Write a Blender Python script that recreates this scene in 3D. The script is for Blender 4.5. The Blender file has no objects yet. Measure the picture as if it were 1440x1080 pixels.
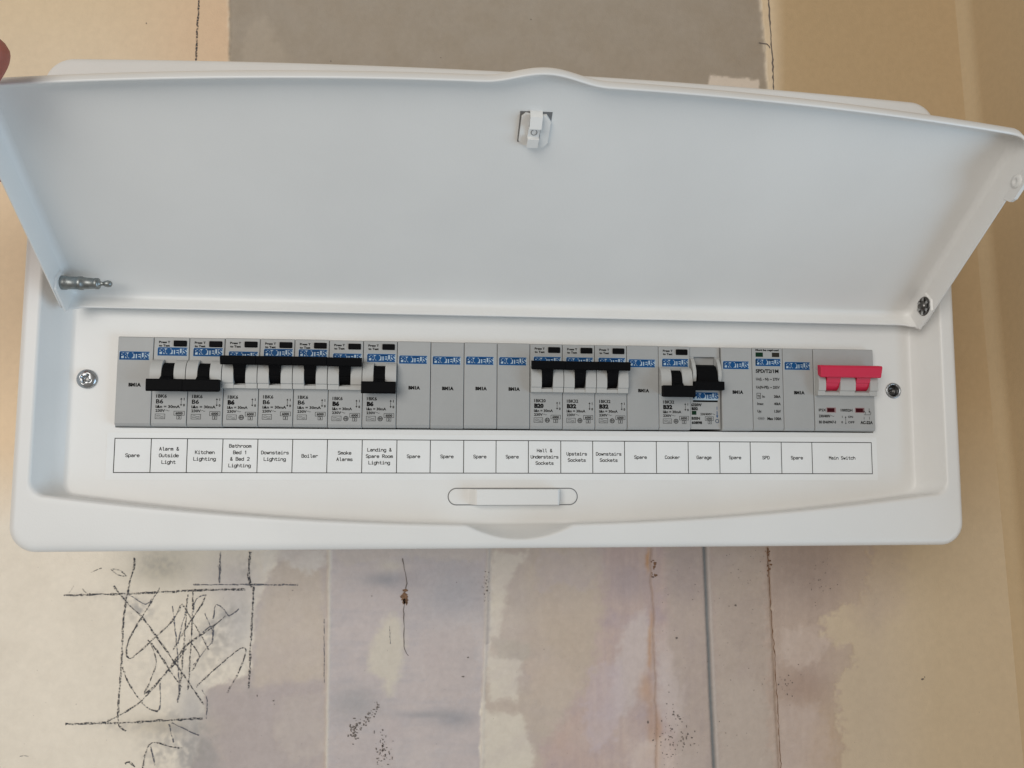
import bpy, bmesh, math, random
import numpy as np
from mathutils import Vector, Matrix

random.seed(7); rng = np.random.default_rng(7)
S = 0.001                                   # everything below is written in millimetres
sc = bpy.context.scene
col = sc.collection

# ------------------------------------------------------------------ camera
YAW, PITCH, ROLL = math.radians(5.642), math.radians(5.062), math.radians(0.248)
CAM = Vector((-41.82, -414.92, -35.87)); FPX = 1081.0
def cam_axes():
    cy, sy, cp, sp = math.cos(YAW), math.sin(YAW), math.cos(PITCH), math.sin(PITCH)
    F = Vector((sy*cp, cy*cp, sp)); R0 = Vector((cy, -sy, 0)); U0 = R0.cross(F)
    c, s = math.cos(ROLL), math.sin(ROLL)
    return F, R0*c + U0*s, U0*c - R0*s
CF, CR, CU = cam_axes()
cd = bpy.data.cameras.new('camera'); camo = bpy.data.objects.new('camera', cd); col.objects.link(camo)
cd.sensor_width = 36; cd.lens = 36*FPX/1440; cd.clip_start = 0.01; cd.clip_end = 50
m = Matrix((CR, CU, -CF)).transposed().to_4x4(); m.translation = CAM*S
camo.matrix_world = m; sc.camera = camo

# ------------------------------------------------------------------ light
w = bpy.data.worlds.new('World'); sc.world = w; w.use_nodes = True
bg = w.node_tree.nodes['Background']
bg.inputs[0].default_value = (1.0, 0.94, 0.87, 1); bg.inputs[1].default_value = 0.235
def area(name, loc, target, sx, sy, power, color):
    l = bpy.data.lights.new(name, 'AREA'); l.shape = 'RECTANGLE'; l.size = sx; l.size_y = sy
    l.energy = power; l.color = color
    o = bpy.data.objects.new(name, l); col.objects.link(o); o.location = loc
    o.rotation_euler = (Vector(target)-Vector(loc)).to_track_quat('-Z', 'Y').to_euler()
    return o
area('window_light', (-0.85, -1.75, 0.30), (0, 0, 0.0), 1.2, 1.2, 17.2, (1.0, 0.972, 0.925))
area('floor_bounce', (1.45, -0.72, -0.62), (0, 0, 0.05), 1.0, 1.0, 13.2, (0.53, 0.77, 1.0))
vs = sc.view_settings
vs.view_transform = 'Standard'; vs.look = 'None'; vs.exposure = 0.16; vs.gamma = 1.0; vs.use_curve_mapping = False

# ------------------------------------------------------------------ materials
def lin(c):
    c = np.asarray(c, float)/255.0
    return np.where(c <= 0.04045, c/12.92, ((c+0.055)/1.055)**2.4)
def mat(name, rgb, rough=0.5, metal=0.0, bump=0.0, bscale=500, vary=0.0, vscale=60, spec=0.5, coat=0, sss=0):
    m = bpy.data.materials.new(name); m.use_nodes = True
    nt = m.node_tree; b = nt.nodes['Principled BSDF']
    b.inputs['Base Color'].default_value = (*rgb, 1)
    b.inputs['Roughness'].default_value = rough; b.inputs['Metallic'].default_value = metal
    b.inputs['Specular IOR Level'].default_value = spec
    if coat: b.inputs['Coat Weight'].default_value = coat
    if sss:
        b.inputs['Subsurface Weight'].default_value = sss; b.inputs['Subsurface Radius'].default_value = (0.004, 0.0015, 0.001)
    tc = nt.nodes.new('ShaderNodeTexCoord')
    if bump:
        n = nt.nodes.new('ShaderNodeTexNoise'); n.inputs['Scale'].default_value = bscale; n.inputs['Detail'].default_value = 3
        bp = nt.nodes.new('ShaderNodeBump'); bp.inputs['Strength'].default_value = bump; bp.inputs['Distance'].default_value = 0.0003
        nt.links.new(tc.outputs['Object'], n.inputs['Vector']); nt.links.new(n.outputs[0], bp.inputs['Height'])
        nt.links.new(bp.outputs[0], b.inputs['Normal'])
    if vary:
        n2 = nt.nodes.new('ShaderNodeTexNoise'); n2.inputs['Scale'].default_value = vscale; n2.inputs['Detail'].default_value = 5
        mr = nt.nodes.new('ShaderNodeMapRange'); mr.inputs[1].default_value = 0.3; mr.inputs[2].default_value = 0.7
        mr.inputs[3].default_value = 1-vary; mr.inputs[4].default_value = 1+vary
        mx = nt.nodes.new('ShaderNodeMix'); mx.data_type = 'RGBA'; mx.blend_type = 'MULTIPLY'; mx.inputs[0].default_value = 1
        mx.inputs[6].default_value = (*rgb, 1)
        nt.links.new(tc.outputs['Object'], n2.inputs['Vector']); nt.links.new(n2.outputs[0], mr.inputs[0])
        nt.links.new(mr.outputs[0], mx.inputs[7]); nt.links.new(mx.outputs[2], b.inputs['Base Color'])
    return m
M = {}
M['coat'] = mat('white_powder_coat', (0.77, 0.76, 0.735), 0.38, bump=0.12, bscale=900, vary=0.03, vscale=14)
M['plastic'] = mat('grey_module_plastic', (0.375, 0.375, 0.366), 0.48, bump=0.10, bscale=2500, vary=0.025, vscale=120)
def vary_by_object(m_, amt):
    nt = m_.node_tree; b = nt.nodes['Principled BSDF']; src = b.inputs['Base Color'].links[0].from_socket
    oi = nt.nodes.new('ShaderNodeObjectInfo'); mr = nt.nodes.new('ShaderNodeMapRange'); mr.inputs[3].default_value = 1-amt; mr.inputs[4].default_value = 1+amt
    mx = nt.nodes.new('ShaderNodeMix'); mx.data_type = 'RGBA'; mx.blend_type = 'MULTIPLY'; mx.inputs[0].default_value = 1
    nt.links.new(oi.outputs['Random'], mr.inputs[0]); nt.links.new(src, mx.inputs[6]); nt.links.new(mr.outputs[0], mx.inputs[7]); nt.links.new(mx.outputs[2], b.inputs['Base Color'])
vary_by_object(M['plastic'], .05)
M['nose'] = mat('pale_grey_plastic', (0.46, 0.455, 0.435), 0.42, bump=0.06, bscale=2500)
M['black'] = mat('black_plastic', (0.004, 0.004, 0.0045), 0.6, bump=0.15, bscale=1800, spec=0.06)
M['red'] = mat('red_plastic', (0.60, 0.012, 0.055), 0.45, bump=0.12, bscale=1800)
M['window_red'] = mat('dark_red_indicator', (0.045, 0.002, 0.005), 0.5, spec=0.1)
M['window_red_edge'] = mat('pale_red_indicator', (0.30, 0.17, 0.17), 0.5)
M['green'] = mat('green_indicator', (0.006, 0.03, 0.014), 0.5, spec=0.1)
M['smoke'] = mat('smoky_indicator', (0.03, 0.026, 0.02), 0.5, spec=0.1)
M['ink'] = mat('black_ink', (0.006, 0.006, 0.006), 0.7, spec=0.1)
M['greyink_shade'] = mat('grey_ink_and_shade', (0.16, 0.16, 0.16), 0.6)  # print and gap lines, also painted shade on the lid clip
M['blue'] = mat('blue_ink', (0.004, 0.070, 0.21), 0.6, spec=0.2)
M['pale'] = mat('pale_blue_print', (0.40, 0.50, 0.58), 0.5)
M['paper'] = mat('white_label_paper', (0.80, 0.80, 0.785), 0.45, vary=0.02, vscale=40)
M['steel'] = mat('zinc_steel', (0.46, 0.47, 0.48), 0.26, metal=1.0, vary=0.12, vscale=400)
M['darksteel'] = mat('dark_steel', (0.13, 0.125, 0.12), 0.28, metal=1.0)
M['dullsteel'] = mat('dull_steel', (0.30, 0.315, 0.31), 0.42, metal=1.0, vary=0.25, vscale=350)
M['void'] = mat('dark_cavity', (0.008, 0.008, 0.008), 0.9)
M['skin'] = mat('skin', (0.38, 0.115, 0.080), 0.55, bump=0.25, bscale=900, vary=0.15, vscale=90, sss=0.15)
M['nail'] = mat('nail', (0.50, 0.26, 0.21), 0.3)

# ------------------------------------------------------------------ mesh helpers
def wloc(o):
    v = Vector((0, 0, 0))
    while o: v += o.location; o = o.parent
    return v
def link(name, me, parent=None, loc=None):
    o = bpy.data.objects.new(name, me); col.objects.link(o)
    if parent is not None: o.parent = parent
    if loc is not None: o.location = Vector(loc)*S
    return o
def mk(name, verts, faces, mats, smooth=False, idx=None):
    me = bpy.data.meshes.new(name)
    me.from_pydata([(v[0]*S, v[1]*S, v[2]*S) for v in verts], [], faces)
    for mm in (mats if isinstance(mats, (list, tuple)) else [mats]): me.materials.append(mm)
    if idx is not None: me.polygons.foreach_set('material_index', idx)
    if smooth: me.polygons.foreach_set('use_smooth', [True]*len(me.polygons))
    me.update(); return me
class MB:
    """collects shapes, in mm"""
    def __init__(s): s.v = []; s.f = []; s.i = []
    def add(s, v, f, mi=0):
        k = len(s.v); s.v += [tuple(p) for p in v]; s.f += [tuple(a+k for a in q) for q in f]; s.i += [mi]*len(f)
    def box(s, x0, x1, y0, y1, z0, z1, mi=0, bev=0.0):
        if bev:
            bm = bmesh.new(); bmesh.ops.create_cube(bm, size=1)
            for v in bm.verts:
                v.co = Vector(((x0+x1)/2+v.co.x*(x1-x0), (y0+y1)/2+v.co.y*(y1-y0), (z0+z1)/2+v.co.z*(z1-z0)))
            bmesh.ops.bevel(bm, geom=bm.edges[:], offset=bev, segments=2, affect='EDGES', profile=0.5)
            bm.verts.index_update()
            s.add([v.co[:] for v in bm.verts], [[v.index for v in f.verts] for f in bm.faces], mi); bm.free(); return
        v = [(x, y, z) for x in (x0, x1) for y in (y0, y1) for z in (z0, z1)]
        s.add(v, [(0,1,3,2), (4,6,7,5), (0,4,5,1), (2,3,7,6), (0,2,6,4), (1,5,7,3)], mi)
    def extr(s, prof, x0, x1, mi=0):
        """profile of (y, z) points extruded along x"""
        n = len(prof); a = sum(prof[i][0]*prof[(i+1) % n][1]-prof[(i+1) % n][0]*prof[i][1] for i in range(n))
        if a < 0: prof = prof[::-1]
        v = [(x0, y, z) for y, z in prof] + [(x1, y, z) for y, z in prof]
        f = [tuple(range(n-1, -1, -1)), tuple(range(n, 2*n))] + [(i, (i+1) % n, n+(i+1) % n, n+i) for i in range(n)]
        s.add(v, f, mi)
    def rect(s, x0, x1, z0, z1, y, mi=0): s.add([(x0,y,z0), (x1,y,z0), (x1,y,z1), (x0,y,z1)], [(0,1,2,3)], mi)
    def line(s, pts, wd, y, mi=0):
        """flat ribbon in the xz plane"""
        for (a, b), (c, d) in zip(pts[:-1], pts[1:]):
            dx, dz = c-a, d-b; L = math.hypot(dx, dz) or 1e-6; nx, nz = -dz/L*wd/2, dx/L*wd/2; ex, ez = dx/L*wd*.35, dz/L*wd*.35
            s.add([(a-ex-nx,y,b-ez-nz), (c+ex-nx,y,d+ez-nz), (c+ex+nx,y,d+ez+nz), (a-ex+nx,y,b-ez+nz)], [(0,1,2,3)], mi)
    def mesh(s, name, mats, smooth=False): return mk(name, s.v, s.f, mats, smooth, s.i)

_tc = {}
def glyphs(txt, bold):
    key = (txt, bold)
    if key not in _tc:
        cu = bpy.data.curves.new('t', 'FONT'); cu.body = txt; cu.size = 1; cu.resolution_u = 2; cu.offset = bold; cu.fill_mode = 'FRONT'
        o = bpy.data.objects.new('t', cu); col.objects.link(o)
        dg = bpy.context.evaluated_depsgraph_get(); me = bpy.data.meshes.new_from_object(o.evaluated_get(dg))
        v = [(p.co.x, p.co.y) for p in me.vertices]; f = [tuple(p.vertices) for p in me.polygons]
        bpy.data.objects.remove(o); bpy.data.curves.remove(cu); bpy.data.meshes.remove(me)
        _tc[key] = (v, f)
    return _tc[key]
def text(mb, txt, x, z, h, y=-0.06, width=None, bold=0.0, mi=0, align='L', sx=1.0):
    """printed words: baseline at z, capital height h"""
    v, f = glyphs(txt, bold+.028)
    if not v: return
    xs = [p[0] for p in v]; k = h/0.73; kx = k*sx
    if width: kx = width/(max(xs)-min(xs))
    x0 = x-min(xs)*kx
    if align == 'C': x0 = x-(min(xs)+max(xs))/2*kx
    if align == 'R': x0 = x-max(xs)*kx
    mb.add([(x0+p[0]*kx, y, z+p[1]*k) for p in v], f, mi)

def outline(xh, zb, zt, rb, rt, bow=0, arch=0, notch=0, bump=0, nx=220, nz=44, nc=9, ncx=2.5, nhw=28):
    P, tag = [], []
    def win(x, c, h): return math.cos((x-c)/h*math.pi/2)**2 if abs(x-c) < h else 0.0
    bz = lambda x: zb-bow*(1-(x/xh)**2)-notch*max(0, 1-((x-ncx)/nhw)**2)
    tz = lambda x: zt+arch*(1-(x/xh)**2)+bump*win(x, 3, 27)
    for i in range(nx): x = -xh+rb+(2*xh-2*rb)*i/(nx-1); P.append((x, bz(x))); tag.append('b')
    c = (xh-rb, bz(xh-rb)+rb)
    for i in range(1, nc+1): a = -math.pi/2+math.pi/2*i/(nc+1); P.append((c[0]+rb*math.cos(a), c[1]+rb*math.sin(a))); tag.append('br')
    z0, z1 = bz(xh-rb)+rb, tz(xh-rt)-rt
    for i in range(nz): P.append((xh, z0+(z1-z0)*i/(nz-1))); tag.append('r')
    c = (xh-rt, z1)
    for i in range(1, nc+1): a = math.pi/2*i/(nc+1); P.append((c[0]+rt*math.cos(a), c[1]+rt*math.sin(a))); tag.append('tr')
    for i in range(nx): x = xh-rt-(2*xh-2*rt)*i/(nx-1); P.append((x, tz(x))); tag.append('t')
    c = (-xh+rt, z1)
    for i in range(1, nc+1): a = math.pi/2+math.pi/2*i/(nc+1); P.append((c[0]+rt*math.cos(a), c[1]+rt*math.sin(a))); tag.append('tl')
    for i in range(nz): P.append((-xh, z1+(z0-z1)*i/(nz-1))); tag.append('l')
    c = (-xh+rb, z0)
    for i in range(1, nc+1): a = math.pi+math.pi/2*i/(nc+1); P.append((c[0]+rb*math.cos(a), c[1]+rb*math.sin(a))); tag.append('bl')
    return P, tag
def loft(rings, smooth=True, fill_first=False, fill_last=False, hole=None):
    """rings of equal length -> bmesh (mm); optional flat fills, the last one round a hole ring"""
    bm = bmesh.new(); V = [[bm.verts.new(p) for p in r] for r in rings]; n = len(V[0])
    for a, b in zip(V[:-1], V[1:]):
        for i in range(n):
            j = (i+1) % n; f = bm.faces.new((a[i], a[j], b[j], b[i])); f.smooth = smooth
    def fill(ring, hv=None):
        es = [bm.edges.get((ring[i], ring[(i+1) % n])) for i in range(n)]
        if hv: es += [bm.edges.get((hv[i], hv[(i+1) % len(hv)])) or bm.edges.new((hv[i], hv[(i+1) % len(hv)])) for i in range(len(hv))]
        r = bmesh.ops.triangle_fill(bm, use_beauty=True, edges=es)
        for g in r['geom']:
            if isinstance(g, bmesh.types.BMFace): g.smooth = False
    if fill_first: fill(V[0])
    if hole is not None:
        es = [bm.edges.get((V[-1][i], V[-1][(i+1) % n])) for i in range(n)]
        for h in hole:
            hv = [bm.verts.new(p) for p in h]; es += [bm.edges.new((hv[i], hv[(i+1) % len(hv)])) for i in range(len(hv))]
        for g in bmesh.ops.triangle_fill(bm, use_beauty=True, edges=es)['geom']:
            if isinstance(g, bmesh.types.BMFace): g.smooth = False
    elif fill_last: fill(V[-1])
    return bm
def bm_mesh(bm, name, mats, normals=True):
    for v in bm.verts: v.co *= S
    if normals: bmesh.ops.recalc_face_normals(bm, faces=bm.faces[:])
    me = bpy.data.meshes.new(name); bm.to_mesh(me); bm.free()
    for mm in (mats if isinstance(mats, (list, tuple)) else [mats]): me.materials.append(mm)
    return me
def lathe(prof, seg=28, axis='y'):
    """prof: (distance along axis, radius)"""
    v, f = [], []
    for t, r in prof:
        for k in range(seg):
            a = 2*math.pi*k/seg; c, s_ = r*math.cos(a), r*math.sin(a)
            v.append((c, t, s_) if axis == 'y' else (t, c, s_))
    for i in range(len(prof)-1):
        for k in range(seg):
            j = (k+1) % seg; f.append((i*seg+k, i*seg+j, (i+1)*seg+j, (i+1)*seg+k))
    return v, f

def tag(o, label, cat, group=None):
    o['label'] = label; o['category'] = cat
    if group: o['group'] = group
    return o
def thing(name, label, cat, loc=(0, 0, 0), group=None):
    o = bpy.data.objects.new(name, None); col.objects.link(o); o.location = Vector(loc)*S; o.empty_display_size = 0.01
    return tag(o, label, cat, group)

# ================================================================== THE WALL
WY = 90.0; CORNER = 355.0
def wall_at(u, v, Y=WY):
    """survey: a mark seen at (u, v) in the photograph -> where it is on the wall"""
    d = CF + CR*((u-720)/FPX) - CU*((v-540)/FPX)
    p = CAM + d*((Y-CAM.y)/d.y); return p.x, p.z
def survey(X, Z):
    dx, dy, dz = X-CAM.x, WY-CAM.y, Z-CAM.z
    dep = dx*CF.x+dy*CF.y+dz*CF.z
    return 720+FPX*(dx*CR.x+dy*CR.y+dz*CR.z)/dep, 540-FPX*(dx*CU.x+dy*CU.y+dz*CU.z)/dep
def vnoise(x, y, seed):
    r = np.random.default_rng(seed); A = r.random((256, 256))*2*np.pi; c, s_ = np.cos(A), np.sin(A)
    xi, yi = np.floor(x).astype(int), np.floor(y).astype(int); fx, fy = x-xi, y-yi
    u, v = fx**3*(fx*(fx*6-15)+10), fy**3*(fy*(fy*6-15)+10)
    g = lambda a, b, dx, dy: c[a % 256, b % 256]*dx+s_[a % 256, b % 256]*dy
    return (g(xi, yi, fx, fy)*(1-u)+g(xi+1, yi, fx-1, fy)*u)*(1-v)+(g(xi, yi+1, fx, fy-1)*(1-u)+g(xi+1, yi+1, fx-1, fy-1)*u)*v
def fbm(x, y, seed, o=5):
    t, a, n = 0, .5, 0
    for k in range(o):
        t = t+a*vnoise(x*2**k+17.3*k, y*2**k-9.1*k, seed+k); n += a; a *= .58
        if k % 2 == 1: x, y = x*.83+y*.56, y*.83-x*.56
    return t/n*.85
gx = np.concatenate([np.linspace(-900, -332, 24)[:-1], np.arange(-332, CORNER+10, 0.8), [CORNER+30, CORNER+80]])
gz = np.concatenate([np.linspace(-800, -240, 20)[:-1], np.arange(-240, -82, 0.75), np.arange(-82, 160, 4.0), np.arange(160, 312, 1.2), np.linspace(314, 900, 20)])
GX, GZ = np.meshgrid(gx, gz)
UU, VV = survey(GX, GZ)
inside = (UU > -60) & (UU < 1500) & (VV > -60) & (VV < 1140)
n1 = fbm(UU/45, VV/45, 1); n2 = fbm(UU/14, VV/14, 11, 3); n3 = fbm(UU/130, VV/130, 21); n4 = fbm(UU/6, VV/6, 31, 2)
nvs = fbm(UU/8, VV/90, 41, 2); nhs = fbm(UU/80, VV/9, 51, 2)       # trowel streaks
_warp = [(2*fbm(UU/16, VV/16, 100+k, 2)+fbm(UU/6, VV/6, 140+k, 2), 2*fbm(UU/16, VV/16, 120+k, 2)+fbm(UU/6, VV/6, 160+k, 2)) for k in range(4)]
def poly_mask(pts, warp=5.0, soft=3.0, sd=0):
    """1 inside the patch, ragged border"""
    wu, wv = _warp[sd % 4]; u = UU+warp*1.3*wu; v = VV+warp*1.3*wv
    d = np.full(u.shape, 1e9); ins = np.zeros(u.shape, bool); n = len(pts)
    for i in range(n):
        ax, ay = pts[i]; bx, by = pts[(i+1) % n]; ex, ey = bx-ax, by-ay
        t = np.clip(((u-ax)*ex+(v-ay)*ey)/(ex*ex+ey*ey+1e-9), 0, 1)
        d = np.minimum(d, np.hypot(u-ax-t*ex, v-ay-t*ey))
        c = (ay > v) != (by > v)
        ins ^= c & (u < (bx-ax)*(v-ay)/(by-ay+1e-9)+ax)
    sdist = np.where(ins, d, -d)
    k = np.clip(sdist/soft*.5+.5, 0, 1); return k*k*(3-2*k)*inside
C = np.empty(UU.shape+(3,)); C[:] = (240, 228, 210)
H = np.zeros(UU.shape)                       # relief toward the room, mm
def paint(mask, rgb, a=1.0):
    global C
    k = (mask*a)[..., None]; C = C*(1-k)+np.array(rgb, float)*k
def soft_blob(cx, cy, rx, ry): return np.exp(-(((UU-cx)/rx)**2+((VV-cy)/ry)**2))*inside
C += (n3*14+n1*8)[..., None]
# cream wall tone, a touch yellower at the top and pinker at left; light falloff painted in left to right
paint(np.clip((300-VV)/300, 0, 1), (228, 204, 168), .8)
paint(soft_blob(330, 40, 120, 120), (226, 190, 158), .6)
paint(np.clip((UU-1080)/60, 0, 1)*inside, (206, 188, 158), .8)  # painted falloff: wall colour dimmer towards the right
paint(np.clip((UU-1085)/20, 0, 1)*np.clip((760-VV)/200, 0, 1)*inside, (194, 168, 130), .8)  # upper right dimmer still, shade put into the colour
paint(np.clip((90-UU)/40, 0, 1)*np.clip((VV-150)/120, 0, 1)*np.clip((740-VV)/120, 0, 1)*inside, (248, 220, 184), .8)  # brighter strip left of the unit, light painted into the wall colour
# ---- bare grey board above the unit
gb = poly_mask([(323, -80), (322, 180), (1082, 180), (1076, 60), (1062, -80)], 1.2, 1.6, 1)
paint(gb, (174, 163, 149)); H -= 1.2*gb
paint(gb*np.clip(.5+2.2*n1, 0, 1), (165, 152, 135), .5); paint(gb*np.clip(n3*3, 0, 1), (174, 160, 143), .5)
paint(poly_mask([(338, 110), (345, 40), (372, 18), (386, 50), (412, 92), (416, 120)], 5, 8, 2), (190, 178, 162), .5)
paint(poly_mask([(999, 104), (1040, 108), (1068, 112), (1069, 150), (998, 140)], 2.5, 2, 3), (226, 214, 200)); 
for x0, x1 in (((320, -60), (324, 160)), ((1065, -60), (1083, 160))):
    e = np.exp(-((UU-(x0[0]+(x1[0]-x0[0])*(VV-x0[1])/(x1[1]-x0[1])))/2.0)**2)*(VV < 170)*np.clip(.5+3*n2, 0, 1)*inside
    paint(e, (236, 222, 200), .8); H += .5*e
# ---- skimmed strips below the unit
lil = poly_mask([(398, 740), (386, 800), (362, 850), (352, 950), (292, 968), (286, 1010), (262, 1120), (470, 1120), (462, 740)], 5, 4, 5)
paint(lil, (198, 184, 176)); H += .35*lil
paint(poly_mask([(383, 800), (402, 788), (452, 803), (458, 955), (356, 966), (362, 870)], 4, 5, 6), (206, 191, 176), .85)
paint(poly_mask([(292, 972), (455, 958), (456, 1010), (440, 1120), (330, 1120), (300, 1010)], 6, 12, 7), (190, 177, 172))
paint(poly_mask([(300, 1040), (325, 1120), (250, 1120), (262, 1010)], 6, 12, 8), (168, 162, 160), .6)
paint(soft_blob(225, 800, 45, 28), (196, 186, 168), .7); paint(soft_blob(335, 870, 30, 55), (198, 192, 188), .8)
paint(soft_blob(240, 1020, 55, 14), (196, 184, 166), .8); paint(soft_blob(270, 1000, 22, 45), (192, 186, 182), .75)
paint(soft_blob(330, 815, 50, 30), (206, 196, 190), .8)
gr = poly_mask([(466, 740), (462, 900), (458, 1120), (673, 1120), (676, 1000), (690, 880), (688, 740)], 2.5, 3, 9)
paint(gr, (203, 191, 187)); H += .5*gr
paint(poly_mask([(690, 770), (745, 772), (738, 800), (712, 815), (705, 850), (692, 850)], 5, 4, 26), (222, 213, 206), .7)
paint(gr*np.clip(.25+2.6*n1+1.5*nhs, 0, 1), (190, 182, 182), .7)
paint(gr*soft_blob(640, 835, 60, 45), (178, 174, 177), .8); paint(gr*soft_blob(545, 815, 35, 10), (158, 156, 160), .7)
paint(gr*soft_blob(640, 1010, 30, 14), (160, 158, 162), .7); paint(gr*soft_blob(600, 1005, 40, 5), (158, 156, 158), .5)
paint(gr*soft_blob(500, 990, 35, 25), (170, 166, 166), .7)
drip = poly_mask([(548, 862), (566, 872), (569, 905), (566, 935), (552, 976), (545, 978), (538, 955), (516, 945), (524, 900)], 4, 8, 10)
paint(drip, (216, 206, 190), .9); H += .25*drip
paint(soft_blob(550, 795, 18, 9), (214, 204, 190), .8); paint(poly_mask([(470, 772), (560, 765), (690, 768), (675, 790), (560, 783), (480, 795)], 4, 4, 30), (206, 194, 184), .6)
be = poly_mask([(690, 740), (693, 880), (680, 960), (677, 1120), (905, 1120), (900, 740)], 3, 4, 11)
paint(be, (202, 187, 173)); paint(be*np.clip(.3+3*n1, 0, 1), (194, 179, 168), .8)
paint(be*soft_blob(730, 850, 24, 45), (196, 184, 176), .7); paint(be*soft_blob(800, 900, 60, 70), (200, 183, 166), .8)
for i, pg in enumerate(([(684, 920), (735, 925), (728, 985), (688, 985)], [(680, 1000), (735, 1005), (752, 1060), (748, 1120), (676, 1120)], [(690, 780), (742, 775), (715, 820), (700, 900), (686, 895)])):
    paint(poly_mask(pg, 5, 6, 12+i), (226, 216, 200), .85)
paint(poly_mask([(690, 898), (745, 904), (745, 930), (700, 925)], 4, 4, 40), (188, 178, 164), .7)
pk = poly_mask([(845, 740), (850, 860), (835, 940), (800, 1000), (760, 1060), (770, 1120), (1003, 1120), (990, 740)], 9, 14, 15)
paint(pk, (196, 176, 170)); 
paint(pk*np.clip(.35+3.2*nvs, 0, 1), (206, 186, 176), .7); paint(pk*np.clip(n1*3.5, 0, 1), (184, 168, 172), .7)
paint(pk*soft_blob(880, 820, 35, 30), (180, 166, 168), .7); paint(pk*soft_blob(800, 1040, 60, 40), (206, 180, 166), .6)
paint(poly_mask([(880, 880), (905, 855), (915, 880), (905, 960), (880, 1010), (860, 1010), (862, 940)], 6, 8, 16), (212, 200, 196), .75)
for cx, y0, y1, wv, a in ((911, 775, 800, 2.5, .8), (914, 860, 940, 2.8, .45), (915, 980, 1060, 6, .3), (908, 950, 985, 9, .35), (925, 1000, 1080, 5, .35)):
    s_ = np.exp(-((UU-cx-6*n1-4*n2)/wv)**2)*(1/(1+np.exp(-(VV-y0)/4)))*(1/(1+np.exp((VV-y1)/4)))*inside
    paint(s_, (196, 146, 104), a)
H += .25*pk*(nvs+.3)
paint(poly_mask([(930, 885), (960, 890), (955, 1000), (925, 1000)], 8, 10, 33), (208, 194, 188), .6)
mv = poly_mask([(935, 740), (940, 900), (955, 1120), (1098, 1120), (1088, 900), (1080, 740)], 5, 8, 17)
paint(mv, (194, 179, 170)); paint(mv*np.clip(.2+2.8*n1+1.5*nvs, 0, 1), (186, 171, 165), .8); H += .3*mv
paint(poly_mask([(1004, 740), (1012, 1120), (1096, 1120), (1088, 900), (1080, 740)], 3, 5, 18), (194, 181, 170), .6)
rg = poly_mask([(1074, 740), (1080, 900), (1088, 1120), (1186, 1120), (1182, 1010), (1176, 950), (1200, 938), (1198, 906), (1152, 902), (1158, 868), (1190, 850), (1212, 845), (1224, 800), (1226, 740)], 11, 6, 19)
paint(np.clip((UU-1080)/40, 0, 1)*np.clip((1320-UU)/90, 0, 1)*np.clip((VV-760)/60, 0, 1)*inside, (218, 204, 184), .65)
paint(rg, (196, 179, 168)); paint(rg*np.clip(.2+3*nvs, 0, 1), (206, 189, 177), .7); H += .35*rg
paint(poly_mask([(1180, 740), (1272, 740), (1268, 860), (1215, 880), (1180, 850)], 8, 16, 22), (204, 188, 172), .6)
paint(rg*soft_blob(1130, 810, 60, 60), (176, 161, 155), .75); paint(rg*soft_blob(1130, 965, 40, 30), (174, 152, 142), .6); paint(rg*soft_blob(1160, 1050, 30, 50), (204, 178, 148), .6)
paint(soft_blob(1230, 860, 14, 40), (200, 186, 172), .7); paint(soft_blob(1215, 980, 45, 120), (206, 192, 172), .6)
# chalky smears over the skimmed area and graphite smudges round the scribble
low = np.clip((VV-770)/12, 0, 1)*np.clip((UU-285)/40, 0, 1)*np.clip((1200-UU)/60, 0, 1)*inside
paint(low*np.clip(fbm(UU/170, VV/140, 61, 4)*3.2-.1, 0, 1), (218, 207, 199), .32)
paint(low*np.clip(fbm(UU/110+VV/200, VV/120, 71, 4)*3.2-.15, 0, 1), (188, 174, 174), .35)
def patch(pts, rgb, a, soft, sd, h=.5, warp=7):
    global H
    k = poly_mask(pts, warp, soft, sd); k2 = k*(.65+.7*np.clip(.5+1.6*n1, 0, 1)-.2); paint(np.clip(k2, 0, 1), rgb, a); H = H+h*(.35*k+2.2*k*(1-k)*np.clip(.4+2*n2, 0, 1))
for q_, (pts, rgb, a) in enumerate((
    ([(358, 772), (466, 772), (462, 790), (430, 806), (400, 790), (372, 800)], (222, 213, 204), .8),
    ([(1100, 886), (1150, 880), (1166, 902), (1150, 930), (1118, 940), (1098, 925)], (214, 200, 192), .75),
    ([(1094, 986), (1150, 992), (1172, 1040), (1168, 1120), (1096, 1120)], (210, 196, 190), .7),
    ([(832, 936), (868, 930), (880, 980), (862, 1040), (830, 1060), (818, 1000)], (206, 192, 196), .6),
    ([(890, 1046), (930, 1036), (950, 1060), (945, 1120), (880, 1120)], (222, 206, 196), .7),
    ([(930, 900), (948, 930), (962, 1000), (950, 1040), (930, 1010), (922, 950)], (212, 200, 196), .7),
    ([(760, 775), (842, 772), (850, 800), (820, 830), (780, 820), (758, 840), (752, 800)], (196, 182, 178), .7),
    ([(1008, 960), (1060, 950), (1082, 990), (1078, 1120), (1012, 1120)], (204, 192, 182), .55),
    ([(470, 1040), (520, 1030), (560, 1075), (550, 1120), (466, 1120)], (196, 184, 180), .55),
    ([(600, 890), (664, 880), (672, 960), (640, 990), (596, 970)], (200, 187, 182), .55),
    ([(395, 985), (452, 975), (456, 1060), (410, 1075), (385, 1030)], (206, 193, 182), .55),
    ([(940, 775), (985, 772), (990, 830), (960, 860), (938, 830)], (182, 168, 164), .6),
    ([(740, 930), (800, 925), (820, 960), (790, 1000), (748, 985)], (208, 190, 174), .5),
    ([(1020, 840), (1075, 836), (1082, 900), (1040, 915), (1014, 890)], (182, 168, 160), .5))):
    patch(pts, rgb, a, 6+3*(q_ % 3), q_)
sm = np.clip(.5+2.5*fbm(UU/10, VV/10, 91, 2), 0, 1)
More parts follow.
